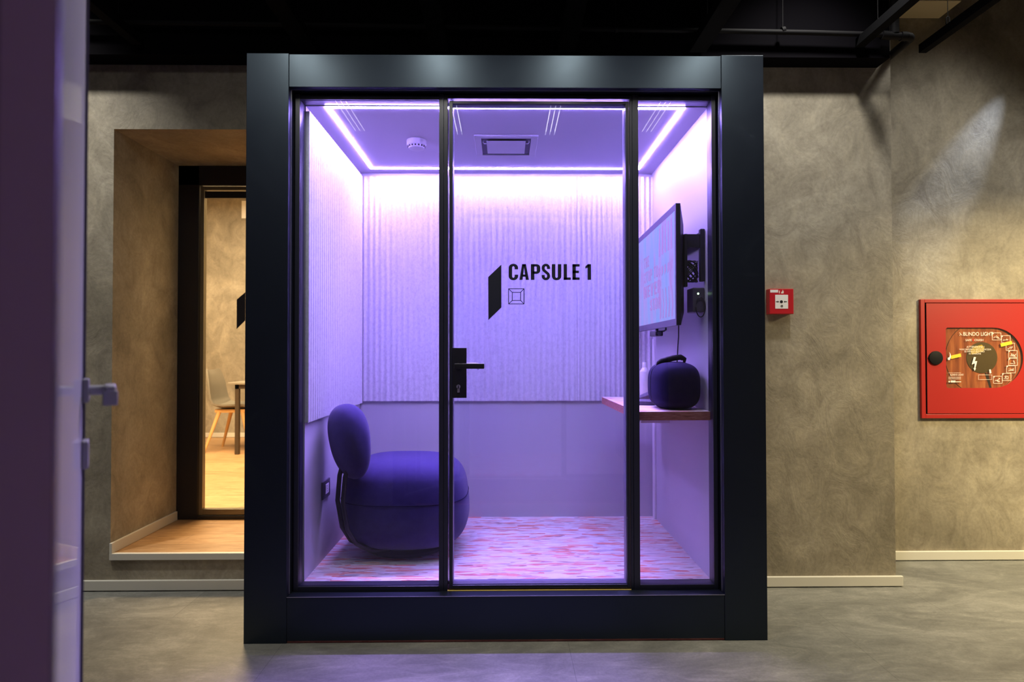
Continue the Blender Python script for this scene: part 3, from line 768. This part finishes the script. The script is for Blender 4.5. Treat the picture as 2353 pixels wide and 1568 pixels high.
for k in range(5):
    y = 0.32 - k * 0.062
    Z.prism([(y, 0.045), (y + 0.020, 0.045), (y + 0.005, 0.11), (y + 0.020, 0.19), (y + 0.008, 0.19), (y - 0.012, 0.11)], tvm, 0, 0.0004)
    Z.prism([(y, 0.36), (y + 0.030, 0.36), (y + 0.026, 0.50), (y + 0.004, 0.50)], tvm, 0, 0.0004)
    Z.prism([(y + 0.002, 0.270), (y + 0.035, 0.255), (y + 0.033, 0.300), (y + 0.006, 0.305)], tvm, 0, 0.0004)
Z.build('slide_stripes', M['pink_light'], scr)

tb = thing('tv_wall_bracket', 'black steel wall bracket behind the television with bundled cables', 'bracket', (0.877, 0.3, 1.5))
B = MB().box(-0.022, -0.001, -0.13, -0.10, 0.045, 0.285, 0.004).box(-0.022, -0.001, 0.45, 0.48, 0.045, 0.285, 0.004)
B.box(-0.018, -0.001, -0.11, 0.46, 0.235, 0.275, 0.003)
B.build('wall_plate', M['black'], tb)
MB().box(-0.094, -0.018, 0.45, 0.458, 0.20, 0.262, 0.002).build('arm', M['black'], tb)
B = MB().box(-0.094, -0.018, -0.120, -0.112, 0.20, 0.262, 0.002)
B.box(-0.094, -0.080, -0.125, -0.095, 0.02, 0.262, 0.002)
B.build('arm', M['black'], tb)
cb = MB(); random.seed(3)
for k in range(7):
    pts = []; ph = random.random() * 6
    for i in range(30):
        t = i / 29 * 2 * math.pi * 1.1
        pts.append((-0.052 + 0.030 * math.sin(t * 1.5 + ph), -0.085 + 0.012 * math.cos(t + ph), 0.095 + 0.048 * math.cos(t + 0.4 * k)))
    cb.tube(pts, 0.0035, 6)
cb.build('cable_bundle', M['black'], tb)
pa = thing('power_adapter', 'black power brick with a small green light below the television bracket', 'power adapter', (0.850, 0.20, 1.405))
MB().box(-0.028, 0.0255, -0.02, 0.075, 0.0, 0.112, 0.004).build('housing', M['bezel'], pa)
M['green_led'] = plain('green_indicator', (0.3, 0.6, 0.3), 0.4, emit=(0.6, 1.0, 0.5), es=6.0)
MB().lathe([(0.0042, 0.0), (0.0042, -0.0015)], (-0.004, -0.0199, 0.084), 'y', 14).build('indicator_light', M['green_led'], pa)
pts = []
for i in range(24):
    t = i / 23
    a = math.radians(150 - 330 * t)
    pts.append((0.004 + 0.020 * math.cos(a), -0.024 - 0.008 * math.sin(math.pi * t), 0.022 + 0.045 * math.sin(a)))
MB().tube(pts, 0.0024, 8).build('power_lead', M['black'], pa)

wc = thing('webcam', 'small black camera hanging under the television screen', 'camera', (0.748, 0.60, 1.322))
MB().box(-0.010, 0.030, -0.055, 0.075, -0.018, 0.010, 0.006, 3).build('body', M['black'], wc)
MB().lathe([(0.0105, 0.0), (0.0105, -0.005), (0.006, -0.006)], (0.010, -0.0548, -0.004), 'y', 20).build('lens', M['bezel'], wc)
MB().box(0.004, 0.016, -0.010, 0.010, 0.009, 0.0225).build('mount', M['black'], wc)
MB().tube([(0.020, -0.03, 0.006), (0.034, -0.06, 0.008), (0.036, -0.085, 0.014), (0.034, -0.09, 0.030)], 0.004, 8).build('plug', M['black'], wc)
pts = [(0.834, 0.46, 1.42), (0.834, 0.46, 1.36), (0.833, 0.46, 1.30), (0.829, 0.46, 1.25), (0.826, 0.46, 1.19), (0.825, 0.465, 1.12), (0.826, 0.475, 1.04), (0.826, 0.48, 0.962)]
sm_ = []
for i in range(len(pts) - 1):
    for t in (0, .25, .5, .75): sm_.append(tuple(pts[i][k] * (1 - t) + pts[i + 1][k] * t for k in range(3)))
tag(MB().tube(sm_ + [pts[-1]], 0.0030, 8).build('cable', M['black']), 'thin black cable hanging from the television to the desk', 'cable')

cs = thing('carry_case', 'dark rounded zip-up carry case on the booth desk', 'case', (0.757, 0.28, 0.9583))
bd = superell((0, 0, 0.1085), (0.107, 0.142, 0.1085), 0.50, 0.48, 56, 40, None, lambda p: Vector((p.x * (1.0 if p.y < 0 else 1.0 - 0.0), p.y, p.z)))
# profile is roundest seen from the front: swap axes so the squarish plan faces the camera
def case_body():
    s = lambda v, e: math.copysign(abs(v) ** e, v)
    vs = []; nu, nv = 64, 36
    for j in range(nv + 1):
        ph = -math.pi / 2 + math.pi * j / nv
        for i in range(nu):
            th = 2 * math.pi * i / nu
            cr = abs(math.cos(ph)) ** 0.42
            vs.append((0.107 * cr * s(math.cos(th), 0.62), 0.142 * s(math.sin(ph), 0.72), 0.1085 + 0.1085 * cr * s(math.sin(th), 0.60)))
    fs = [(j * nu + i, j * nu + (i + 1) % nu, (j + 1) * nu + (i + 1) % nu, (j + 1) * nu + i) for j in range(nv) for i in range(nu)]
    m = MB(); m.add(vs, fs, True); return m
case_body().build('shell', M['case_fabric'], cs)
def ring_at(y, grow, r):
    s = lambda v, e: math.copysign(abs(v) ** e, v)
    ph = math.asin((abs(y) / 0.142) ** (1 / 0.72)); cr = abs(math.cos(ph)) ** 0.42 * grow
    pts = []
    for i in range(81):
        th = 2 * math.pi * i / 80
        pts.append((0.107 * cr * s(math.cos(th), 0.62), y, 0.1085 + 0.1085 * cr * s(math.sin(th), 0.60)))
    return MB().tube(pts, r, 8, False)
ring_at(0.0, 1.0, 0.0022).build('zip', M['black'], cs)
hp = [(-0.075, 0.0, 0.196), (-0.070, 0.0, 0.212), (-0.055, 0.0, 0.222), (0.0, 0.0, 0.236), (0.035, 0.0, 0.240), (0.055, 0.0, 0.230), (0.052, 0.0, 0.216)]
sm_ = []
for i in range(len(hp) - 1):
    for t in (0, .5): sm_.append(tuple(hp[i][k] * (1 - t) + hp[i + 1][k] * t for k in range(3)))
sm_.append(hp[-1])
MB().tube(sm_, [0.006, 0.008, 0.010, 0.0125, 0.0135, 0.014, 0.014, 0.014, 0.0135, 0.012, 0.010, 0.007, 0.006], 10).build('carry_handle', M['soft_black'], cs)
MB().tube([(-0.078, -0.004, 0.190), (-0.092, -0.008, 0.176)], 0.0035, 8).build('zip_pull', M['steel'], cs)

bo = thing('spray_bottle', 'white plastic bottle standing behind the carry case', 'bottle', (0.762, 0.905, 0.9583))
MB().lathe([(0.0255, 0.0), (0.027, 0.003), (0.027, 0.150), (0.026, 0.156), (0.013, 0.176)], (0, 0, 0), 'z', 32).build('body', M['bottle'], bo)
MB().lathe([(0.0128, 0.176), (0.0128, 0.203), (0.0115, 0.205)], (0, 0, 0), 'z', 28).build('cap', M['white_plastic'], bo)
hb = thing('set_top_box', 'flat dark electronic box with a tiny blue light on the desk', 'electronics', (0.645, 0.50, 0.9583), math.radians(-14))
MB().box(-0.075, 0.075, -0.075, 0.08, 0.0, 0.022, 0.003).build('housing', M['bezel'], hb)
M['blue_led'] = plain('blue_indicator', (0.2, 0.4, 0.6), 0.4, emit=(0.25, 0.7, 1.0), es=9.0)
MB().lathe([(0.0028, 0.0), (0.0028, 0.0012)], (-0.030, 0.03, 0.0216), 'z', 12).build('indicator_light', M['blue_led'], hb)
gc = MB()
n = 14; vs = []
for i in range(n + 1):
    for j in range(n + 1):
        u, v_ = i / n, j / n
        x = -0.055 + 0.13 * u; y = -0.03 + 0.09 * v_
        hgt = 0.088 * (u ** 1.3) * (0.85 + 0.15 * math.sin(5 * v_ + 3 * u)) * math.sin(math.pi * min(1, 0.15 + v_ * 0.85)) + 0.012
        vs.append((x, y, hgt))
for i in range(n + 1):
    for j in range(n + 1): vs.append((vs[i * (n + 1) + j][0], vs[i * (n + 1) + j][1], 0.0))
fs = []; K_ = (n + 1) ** 2
for i in range(n):
    for j in range(n):
        a = i * (n + 1) + j; fs.append((a, a + 1, a + n + 2, a + n + 1)); fs.append((K_ + a, K_ + a + n + 1, K_ + a + n + 2, K_ + a + 1))
for i in range(n):
    a = i; fs.append((a, K_ + a, K_ + a + 1, a + 1)); a = n * (n + 1) + i; fs.append((a, a + 1, K_ + a + 1, K_ + a))
    a = i * (n + 1); c_ = a + n + 1; fs.append((a, c_, K_ + c_, K_ + a)); a += n; c_ = a + n + 1; fs.append((a, K_ + a, K_ + c_, c_))
gc.add(vs, fs, True)
tag(gc.build('cloth_pouch', M['cloth_and_recess_grey'], None, loc=(0.700, 0.70, 0.9583)), 'crumpled grey cloth pouch between the case and the bottle', 'pouch')

# ceiling fittings and socket
sd = thing('smoke_detector', 'white round smoke detector on the booth ceiling', 'smoke detector', (-0.492, 0.585, 2.3232))
MB().lathe([(0.050, 0.0), (0.051, -0.004), (0.050, -0.024), (0.047, -0.028)], (0, 0, 0), 'z', 40).build('base', M['white_plastic'], sd)
body = MB().lathe([(0.044, -0.028), (0.043, -0.036), (0.040, -0.043), (0.026, -0.050), (0.0, -0.051)], (0, 0, 0), 'z', 40).build('sensor_head', M['white_plastic'], sd)
for k in range(16):
    a = 2 * math.pi * k / 16
    mt = Matrix.Rotation(a, 4, 'Z')
    MB().box(0.0405, 0.0450, -0.0032, 0.0032, -0.0375, -0.0300, 0, 2, mt).build('air_slot', M['gap'], body)
vt = thing('ceiling_vent', 'square white air vent with a raised centre plate in the booth ceiling', 'vent', (-0.027, 0.663, 2.3237))
B = MB(); q, r_ = 0.163, 0.128
B.box(-q, q, -q - .01, -r_ - .01, -0.010, 0.0, 0.002).box(-q, q, r_ + .01, q + .01, -0.010, 0.0, 0.002)
B.box(-q, -r_, -r_ - .01, r_ + .01, -0.010, 0.0, 0.002).box(r_, q, -r_ - .01, r_ + .01, -0.010, 0.0, 0.002)
B.build('frame', M['white_plastic'], vt)
MB().box(-r_, r_, -r_ - .01, r_ + .01, -0.0015, -0.0005).build('opening', M['cloth_and_recess_grey'], vt, label='dark sheet for the shaded opening')  # flat sheet, the shade of the vent recess is its dark colour
MB().box(-0.101, 0.101, -0.108, 0.100, -0.0125, -0.010, 0.001).build('cover_plate', M['white_plastic'], vt)
for sx in (-1, 1):
    MB().tube([(sx * 0.118, -0.09, -0.002), (sx * 0.119, -0.09, -0.014), (sx * 0.113, -0.09, -0.020), (sx * 0.102, -0.09, -0.020)], 0.0022, 6).build('clip', M['white_plastic'], vt)
ws = thing('wall_socket', 'dark wall socket with a pale insert low on the booth left wall', 'socket', (-0.9218, 0.448, 0.552))
MB().box(0.0003, 0.009, -0.062, 0.062, -0.043, 0.043, 0.002).build('cover_plate', M['bezel'], ws)
ins = MB().box(0.009, 0.0105, -0.022, 0.034, -0.024, 0.024, 0.001).build('socket_insert', M['white_plastic'], ws, label='pale socket insert')
for zz in (-0.012, 0.0, 0.012): MB().lathe([(0.0028, 0.0104), (0.0028, 0.0109)], (0, 0.006, zz), 'x', 10).build('pin_hole', M['gap'], ins)

# ------------------------------------------------------------------ fire alarm call point
fc = thing('fire_alarm_call_point', 'small red fire alarm call point on the wall right of the booth', 'fire alarm', (1.3965, YW, 1.4835))
MB().box(-0.0630, 0.0630, -0.044, -0.0005, -0.0655, 0.0655, 0.003).build('housing', M['red_plastic'], fc)
MB().box(-0.034, 0.033, -0.0452, -0.044, -0.038, 0.034, 0.0004).build('press_plate', M['white_plastic'], fc)
mp = lambda a, c, d: (a, -0.0452 - d, c)
cpp = MB().lathe([(0.0078, -0.0452), (0.0078, -0.0458)], (-0.002, 0, -0.002), 'y', 24)
for sx, x0 in ((1, -0.031), (-1, 0.027)):
    cpp.prism([(x0, -0.0038), (x0 + sx * 0.010, -0.0038), (x0 + sx * 0.010, 0.0), (x0, 0.0)], mp, 0, 0.0005)
    cpp.prism([(x0 + sx * 0.0095, -0.0075), (x0 + sx * 0.0165, -0.0019), (x0 + sx * 0.0095, 0.0037)], mp, 0, 0.0005)
cpp.build('arrows_and_dot', M['black'], fc, label='two black arrows pointing at a black dot')
MB().lathe([(0.0065, -0.0452), (0.0065, -0.0456)], (0.0, 0, -0.0245), 'y', 20).build('reset_cap', M['steel'], fc)
mp = lambda a, c, d: (a, -0.0440 - d, c)
MB().prism([(-0.059, 0.046), (-0.018, 0.046), (-0.018, 0.060), (-0.059, 0.060)], mp, 0, 0.0006).build('paper_label', M['white_plastic'], fc)
fl = MB().prism([(-0.004, 0.041), (0.000, 0.051), (0.002, 0.048), (0.006, 0.060), (0.011, 0.050), (0.010, 0.041)], mp, 0, 0.0005)
fl.prism([(-0.014, 0.043), (-0.011, 0.040), (-0.009, 0.046), (-0.009, 0.056), (-0.013, 0.056)], mp, 0, 0.0005)
fl.build('flame_symbol', M['white_ink'], fc)

# ------------------------------------------------------------------ fire hose cabinet
hc = thing('fire_hose_cabinet', 'large red fire hose cabinet with a window on the recessed right wall', 'fire cabinet', (2.404, YR, 0.8313))
CW, CH = 0.765, 0.698
u_ = 0.000466                      # metres per unit of the lettering layout below
f = MB()
for x0, x1, z0, z1 in ((0, 0.024, 0, CH), (CW - 0.024, CW, 0, CH), (0.024, CW - 0.024, 0, 0.024), (0.024, CW - 0.024, CH - 0.020, CH)):
    f.box(x0, x1, -0.018, -0.0005, z0, z1, 0.0015)
f.build('frame', M['red'], hc)
g = MB().box(0.024, CW - 0.024, -0.004, -0.0005, 0.024, CH - 0.020)
g.build('back_plate', M['hose'] or M['gap'], hc)
# layout coordinates: x = (U-85)*u_, z = CH - (V-42)*u_
LX = lambda U: (U - 85) * u_
LZ = lambda V: CH - (V - 42) * u_
mpd = lambda a, c, d: (LX(a), -0.016 - d, LZ(c))
# door leaf with the D-shaped window cut out
outer_l, outer_r = LX(160), CW - 0.0275
zb, zt = 0.0285, CH - 0.0235
arcp = [(1000 + 380 * math.sin(math.radians(t)), 780 - 380 * math.cos(math.radians(t))) for t in range(0, 181, 6)]
win = [(420, 400)] + arcp + [(420, 1160), (402, 1142), (402, 418)]
def door_leaf(y0, y1):
    m = MB()
    L0, R0, T0, B0 = outer_l, outer_r, zt, zb
    wl = [(LX(a), LZ(c)) for a, c in win]
    # outer ring points matched to the window points
    ring = []
    cx, cz = LX(880), LZ(780)
    for a, c in wl:
        dx, dz = a - cx, c - cz
        s = min((R0 - cx) / dx if dx > 0 else 1e9, (L0 - cx) / dx if dx < 0 else 1e9, (T0 - cz) / dz if dz > 0 else 1e9, (B0 - cz) / dz if dz < 0 else 1e9)
        ring.append((cx + dx * s, cz + dz * s))
    # insert the four corners
    def ang(p): return math.atan2(p[1] - cz, p[0] - cx)
    n = len(wl); vs = []; fs = []
    for (a, c), (p, q) in zip(wl, ring):
        vs += [(a, y0, c), (p, y0, q), (a, y1, c), (p, y1, q)]
    for i in range(n):
        j = (i + 1) % n; A, B_ = i * 4, j * 4
        p, q = ring[i], ring[j]
        fs += [(A, A + 1, B_ + 1, B_), (A + 2, B_ + 2, B_ + 3, A + 3), (A, B_, B_ + 2, A + 2)]
        if abs(p[0] - q[0]) > 1e-5 and abs(p[1] - q[1]) > 1e-5:
            k = [(X, Zz) for X in (L0, R0) for Zz in (T0, B0) if (abs(p[0] - X) < 1e-5 or abs(q[0] - X) < 1e-5) and (abs(p[1] - Zz) < 1e-5 or abs(q[1] - Zz) < 1e-5)][0]
            o = len(vs); vs += [(k[0], y0, k[1]), (k[0], y1, k[1])]
            fs += [(A + 1, o, B_ + 1), (A + 3, B_ + 3, o + 1), (A + 1, A + 3, o + 1, o), (o, o + 1, B_ + 3, B_ + 1)]
        else: fs.append((A + 1, A + 3, B_ + 3, B_ + 1))
    m.add(vs, fs); return m
leaf = door_leaf(-0.0165, -0.0145).build('door', M['red'], hc)
pane = MB().prism(win, lambda a, c, d: (LX(a), -0.0150 + d, LZ(c)), 0, 0.002).build('window_plate', M['cabinet_glass'], leaf)
def hose_mat():
    m, nt, N, L, b_ = mat('hose_box_interior')
    n = noise(N, L, mapping(N, L, coord(N), (14, 1, 1.2)), 2.5, 5, 0.6, 0.3)  # upright streaks put reflections over the hose into the colour
    c = ramp(N, L, n.outputs['Fac'], [(0.3, (0.20, 0.055, 0.022)), (0.52, (0.36, 0.115, 0.045)), (0.72, (0.56, 0.23, 0.09))])
    L.new(c.outputs['Color'], b_.inputs['Base Color']); b_.inputs['Roughness'].default_value = 0.35
    return m
HM = hose_mat()
# hose reel behind the window
lt = MB().lathe([(460 * u_, -0.004), (460 * u_, -0.0062)], (LX(870), 0, LZ(780)), 'y', 72)
lt.build('reel_disc', HM, hc, label='brownish reel disc seen through the window')
rg = MB()
rg.tube([(LX(870) + 462 * u_ * math.cos(t * math.pi / 48), -0.0062, LZ(780) + 462 * u_ * math.sin(t * math.pi / 48)) for t in range(97)], 0.0012, 6, False)
rg.build('reel_rim', M['gap'], hc)
bg = MB().box(LX(380), CW - 0.03, -0.0052, -0.0042, LZ(1180), LZ(380))
bg.build('inner_lining', HM, hc)
hub = MB().lathe([(196 * u_, -0.0062), (196 * u_, -0.0085), (180 * u_, -0.0090)], (LX(870), 0, LZ(778)), 'y', 56).build('hub', M['dark_olive'], hc, label='dark olive round hub')
MB().prism([(735, 740), (725, 690), (775, 640), (870, 615), (900, 650), (890, 700)], lambda a, c, d: (LX(a), -0.0090 - d, LZ(c)), 0, 0.001).build('nozzle_cap', M['yellow_plastic'], hub, label='yellow plastic patch')
MB().prism([(905, 970), (950, 985), (992, 1158), (965, 1158)], lambda a, c, d: (LX(a), -0.0064 - d, LZ(c)), 0, 0.0008).build('hose_end', M['gap'], hc)
kn = MB().lathe([(86 * u_, -0.0165), (86 * u_, -0.024), (78 * u_, -0.026)], (LX(266), 0, LZ(781)), 'y', 40)
kn.prism([(185, 755), (170, 781), (185, 807)], lambda a, c, d: (LX(a), -0.0165 - d, LZ(c)), 0, 0.004)
kn.build('lock_knob', M['soft_black'], leaf)
def font_on(name, text, U, V, size, sx=1.0, m='white_ink'):
    mb = font_mesh(text, size * u_, lambda a, c, d: (LX(U) + a, -0.0153 - d, LZ(V) + c), 0.0002, sx)
    return mb.build(name, M[m], leaf)
font_on('sign_lettering', 'BLINDO LIGHT', 622, 502, 66, 0.86)
font_on('sign_lettering', 'SAFE', 652, 570, 38, 1.0); font_on('sign_lettering', 'CRASH', 765, 570, 38, 0.98)
font_on('sign_lettering', 'ATTENZIONE !', 665, 655, 34, 1.0)
font_on('sign_lettering', "NON DIRIGERE IL GETTO D'ACQUA", 574, 684, 29, 0.86)
font_on('sign_lettering', 'SU IMPIANTI ELETTRICI', 636, 711, 29, 0.86)
font_on('sign_lettering', 'IN TENSIONE', 692, 738, 29, 0.9)
font_on('small_print', 'BLINDO LIGHT', 452, 1005, 32, 0.8)
ly = lambda a, c, d: (LX(a), -0.0151 - d, LZ(c))
S = MB()
def sline(p, q, w_=4.0, target=None):
    t_ = target or S
    dx, dy = q[0] - p[0], q[1] - p[1]; l = math.hypot(dx, dy); nx, ny = -dy / l * w_ / 2, dx / l * w_ / 2
    t_.prism([(p[0] + nx, p[1] + ny), (q[0] + nx, q[1] + ny), (q[0] - nx, q[1] - ny), (p[0] - nx, p[1] - ny)], ly, 0, 0.0003)
for V in (970, 1022, 1034, 1048): sline((430, V), (590, V), 3)
S.prism([(432, 1070), (448, 1070), (448, 1090), (432, 1090)], ly, 0, 0.0003)
S.prism([(458, 1066), (520, 1066), (520, 1090), (458, 1090)], ly, 0, 0.0003)
sline((525, 1082), (590, 1082), 9)
S.build('small_print', M['white_ink'], leaf); S = MB()
sline((578, 462), (612, 498), 5); sline((578, 498), (600, 480), 5)
S.build('arrow_mark', M['white_ink'], leaf); S = MB()
for p, q in (((810, 995), (984, 995)), ((810, 1054), (984, 1054)), ((812, 993), (812, 1056)), ((982, 993), (982, 1056))): sline(p, q, 3)
S.build('empty_label_box', M['white_ink'], leaf); S = MB()
S.prism([(948, 930), (968, 925), (978, 975), (955, 978)], ly, 0, 0.0003)
S.build('white_seal', M['white_ink'], leaf)
bolt = MB()
for poly in ([(757, 770), (784, 772), (772, 828), (752, 838), (728, 866)], [(728, 866), (752, 838), (798, 822), (776, 858)], [(752, 838), (776, 858), (764, 920), (780, 922), (766, 946), (750, 912), (760, 912)]):
    bolt.prism(poly, ly, 0, 0.0003)
bolt = MB().prism([(757, 770), (784, 772), (768, 824), (798, 822), (774, 912), (782, 914), (764, 946), (750, 908), (760, 910), (768, 850), (728, 866)], ly, 0, 0.0004)
bolt.build('lightning_symbol', M['white_ink'], leaf)
MB().prism([(742, 552), (756, 540), (762, 560), (748, 572)], ly, 0, 0.0004).build('red_slash', M['red_ink'], leaf)
for cx_, cy_ in ((1050, 511), (1167, 546), (1223, 642), (1254, 735), (1254, 832), (1226, 926), (1170, 1022), (1057, 1057)):
    Q_ = MB(); a, c = 55, 45
    for p, q in (((cx_ - a, cy_ - c), (cx_ + a, cy_ - c)), ((cx_ - a, cy_ + c), (cx_ + a, cy_ + c)), ((cx_ - a, cy_ - c), (cx_ - a, cy_ + c)), ((cx_ + a, cy_ - c), (cx_ + a, cy_ + c))): sline(p, q, 4, Q_)
    Q_.prism([(cx_ - a, cy_ - c), (cx_ - a + 18, cy_ - c), (cx_ - a + 14, cy_ - c + 16), (cx_ - a, cy_ - c + 18)], ly, 0, 0.0003)
    random.seed(cx_ * 7 + cy_)
    x, y = cx_ - 38, cy_ + 20
    for k in range(6):
        x2, y2 = cx_ + random.uniform(-42, 44), cy_ + random.uniform(-30, 32); sline((x, y), (x2, y2), 4.5, Q_); x, y = x2, y2
    Q_.build('instruction_pictogram', M['white_ink'], leaf)
for (U0, V0), (U1, V1), hgt in (((462, 775), (592, 745), 42), ((1100, 622), (1244, 588), 42)):
    dx, dy = U1 - U0, V1 - V0; l = math.hypot(dx, dy); nx, ny = -dy / l * hgt / 2, dx / l * hgt / 2
    Y_ = MB().prism([(U0 + nx, V0 + ny), (U1 + nx, V1 + ny), (U1 - nx, V1 - ny), (U0 - nx, V0 - ny)], ly, 0.0003, 0.0006)
    ylab = Y_.build('yellow_label', M['yellow'], leaf)
S = MB(); S.prism([(425, 805), (425, 780), (448, 770), (452, 740), (444, 705), (462, 738), (464, 770), (450, 808)], ly, 0.0006, 0.0010)
S.build('white_seal', M['white_plastic'], leaf)

# ------------------------------------------------------------------ overhead tracks, pipes
def track(x, y0, y1, z, lit, label, wd=0.05):
    t = thing('track_light', label, 'ceiling light', (x, y0, z), 0, 'black linear tracks hung below the ceiling')
    MB().box(-wd / 2, wd / 2, 0, y1 - y0, 0, 0.045, 0.002).build('housing', M['track_black'], t)
    if lit:
        for k in range(3):
            xx = -wd / 2 + 0.012 + k * (wd - 0.024) / 2
            MB().box(xx - 0.0025, xx + 0.0025, lit[0] - y0, lit[1] - y0, -0.002, 0.001).build('lamp_row', M['lamp_row'], t)
    for yy in (0.12 * (y1 - y0), 0.92 * (y1 - y0) if x < 1.9 else (0.37 - y0)):
        MB().tube([(0, yy, 0.045), (0, yy, 3.6 - z)], 0.0016, 6).build('hanging_wire', M['soft_black'], t)
        if x > 1.9:
            MB().tube([(0, yy, 0.045), (0.008, yy, 0.055), (0.008, yy, 0.085), (0, yy, 0.092), (-0.008, yy, 0.085), (-0.008, yy, 0.055), (0, yy, 0.045)], 0.0025, 6).build('hook', M['soft_black'], t)
    return t
for i, x in enumerate(TRACK_X):
    track(x, -1.48, 0.47, 2.735, (-1.47, -0.35), ('black linear track seen above the booth header, leftmost', 'black linear track above the booth, second from left', 'black linear track above the booth, third from left', 'black linear track above the booth, rightmost')[i], 0.085)
track(-1.87, -1.48, 0.47, 2.76, None, 'faint black track above the niche at upper left')
track(1.765, -1.48, 0.47, 2.765, None, 'black track running up to the black upper wall at right', 0.045)
track(2.145, -1.48, 0.56, 2.78, None, 'black track hanging on a wire in front of the recessed wall', 0.04)

pp = thing('ceiling_pipe', 'dark pipe running along the black upper wall to an elbow at right', 'pipe', (0, 0.44, 2.83))
path = [(-4.5, 0, 0.045), (-2.2, 0, 0.032), (-0.9, 0, 0.020), (0.0, 0, 0.012), (0.9, 0, 0.002), (1.5, 0, -0.006), (1.9, 0, -0.016)]
MB().tube(path, 0.0125, 14).build('pipe', M['soft_black'], pp)
sb = MB().tube([(1.86, 0, -0.016), (1.905, 0, -0.020)], 0.021, 16).tube([(1.905, 0, -0.020), (1.955, 0, -0.022)], 0.018, 16).tube([(1.955, 0, -0.022), (1.985, 0, -0.023)], 0.022, 16)
sb.build('coupling', M['soft_black'], pp)
el = [(1.985 + 0.035 * math.sin(t), 0.035 - 0.035 * math.cos(t), -0.023 - 0.0 * t) for t in [i * math.pi / 2 / 8 for i in range(9)]]
MB().tube(el + [(2.02, 0.20, -0.03), (2.02, 0.55, -0.04)], 0.020, 16).build('elbow', M['soft_black'], pp)
MB().tube([(1.925, 0.0, -0.01), (1.925, 0.0, 0.15), (1.94, 0.0, 0.35), (1.94, 0, 0.76)], 0.021, 16).build('riser', M['soft_black'], pp)
for x in (-1.1, 0.52, 1.36):
    MB().tube([(x, 0, 0.0), (x + 0.004, 0, 0.77)], 0.0022, 6).tube([(x - 0.006, 0, 0.004), (x + 0.010, 0, 0.008)], 0.0165, 14).build('pipe_clip', M['soft_black'], pp)
wb = thing('wall_box', 'cream box fixed high on the recessed wall at upper right', 'box', (2.424, YR, 3.2))
MB().box(-0.121, 0.121, -0.186, -0.0005, 0.0, 0.10, 0.003).build('housing', M['cream'], wb)

# ------------------------------------------------------------------ meeting room furniture
ch = thing('dining_chair', 'taupe shell chair with pale timber legs seen through the niche door', 'chair', (-3.0, 4.05, 0.19))
# shell: a bent sheet, facing right (+x); profile in x,z
prof = [(-0.155, 0.845), (-0.135, 0.80), (-0.110, 0.70), (-0.095, 0.60), (-0.080, 0.53), (-0.050, 0.480), (0.0, 0.462), (0.08, 0.458), (0.18, 0.462), (0.27, 0.462), (0.30, 0.448)]
wid = [0.13, 0.165, 0.19, 0.20, 0.205, 0.21, 0.215, 0.22, 0.22, 0.21, 0.19]
pr_s, wd_s = [], []
for i in range(len(prof) - 1):
    for t in (0, .33, .66):
        pr_s.append((prof[i][0] * (1 - t) + prof[i + 1][0] * t, prof[i][1] * (1 - t) + prof[i + 1][1] * t)); wd_s.append(wid[i] * (1 - t) + wid[i + 1] * t)
pr_s.append(prof[-1]); wd_s.append(wid[-1])
vs = []; nn = 12
for side in (0, 1):
    for i, ((x, z), w) in enumerate(zip(pr_s, wd_s)):
        a = pr_s[max(i - 1, 0)]; c = pr_s[min(i + 1, len(pr_s) - 1)]
        tx, tz = c[0] - a[0], c[1] - a[1]; l = math.hypot(tx, tz); nx, nz = -tz / l, tx / l
        for j in range(nn + 1):
            v_ = -1 + 2 * j / nn
            curl = 0.035 * abs(v_) ** 2.5
            th = 0.018 * side
            vs.append((x - nx * (th - curl) * 1.0 if nx < 0 else x + (-nx) * (th - curl), w * v_, z - nz * (th - curl)))
rows = len(pr_s); F_ = []
for side in (0, 1):
    o = side * rows * (nn + 1)
    for i in range(rows - 1):
        for j in range(nn):
            a = o + i * (nn + 1) + j; F_.append((a, a + 1, a + nn + 2, a + nn + 1))
o = rows * (nn + 1)
for i in range(rows - 1):
    for j in (0, nn): a = i * (nn + 1) + j; F_.append((a, a + nn + 1, o + a + nn + 1, o + a))
for i in (0, rows - 1):
    for j in range(nn): a = i * (nn + 1) + j; F_.append((a, a + 1, o + a + 1, o + a))
m = MB(); m.add(vs, F_, True); m.build('seat_shell', M['shell'], ch)
MB().box(-0.03, 0.28, -0.17, 0.17, 0.405, 0.440, 0.006).build('seat_frame', M['timber'], ch)
for sx, sy in ((-1, -1), (-1, 1), (1, -1), (1, 1)):
    tx_ = 0.01 if sx < 0 else 0.25; bx_ = -0.115 if sx < 0 else 0.36
    MB().tube([(tx_, sy * 0.15, 0.415), (bx_, sy * 0.215, 0.0)], [0.021, 0.012], 12).build('leg', M['timber'], ch)
tbl = thing('meeting_table', 'table with slim dark legs beside the taupe shell chair', 'table', (-2.05, 4.3, 0.19))
MB().box(-0.76, 0.75, -0.62, 0.62, 0.705, 0.727, 0.003).build('tabletop', M['table_top'], tbl)
B = MB().box(-0.70, 0.70, -0.59, -0.55, 0.66, 0.705).box(-0.70, 0.70, 0.54, 0.58, 0.66, 0.705).box(-0.70, -0.66, -0.59, 0.58, 0.66, 0.705).box(0.66, 0.70, -0.59, 0.58, 0.66, 0.705)
B.build('apron', M['dark_wood'], tbl)
for sx in (-0.70, 0.66):
    for sy in (-0.59, 0.54): MB().box(sx, sx + 0.04, sy, sy + 0.04, 0, 0.66, 0.002).build('leg', M['dark_wood'], tbl)
wp = MB().box(-3.225, -3.03, 4.992, 4.9995, 2.845, 3.058, 0.001)
tag(wp.build('wall_notice', M['white_plastic']), 'pale square notice high on the meeting room wall', 'notice')
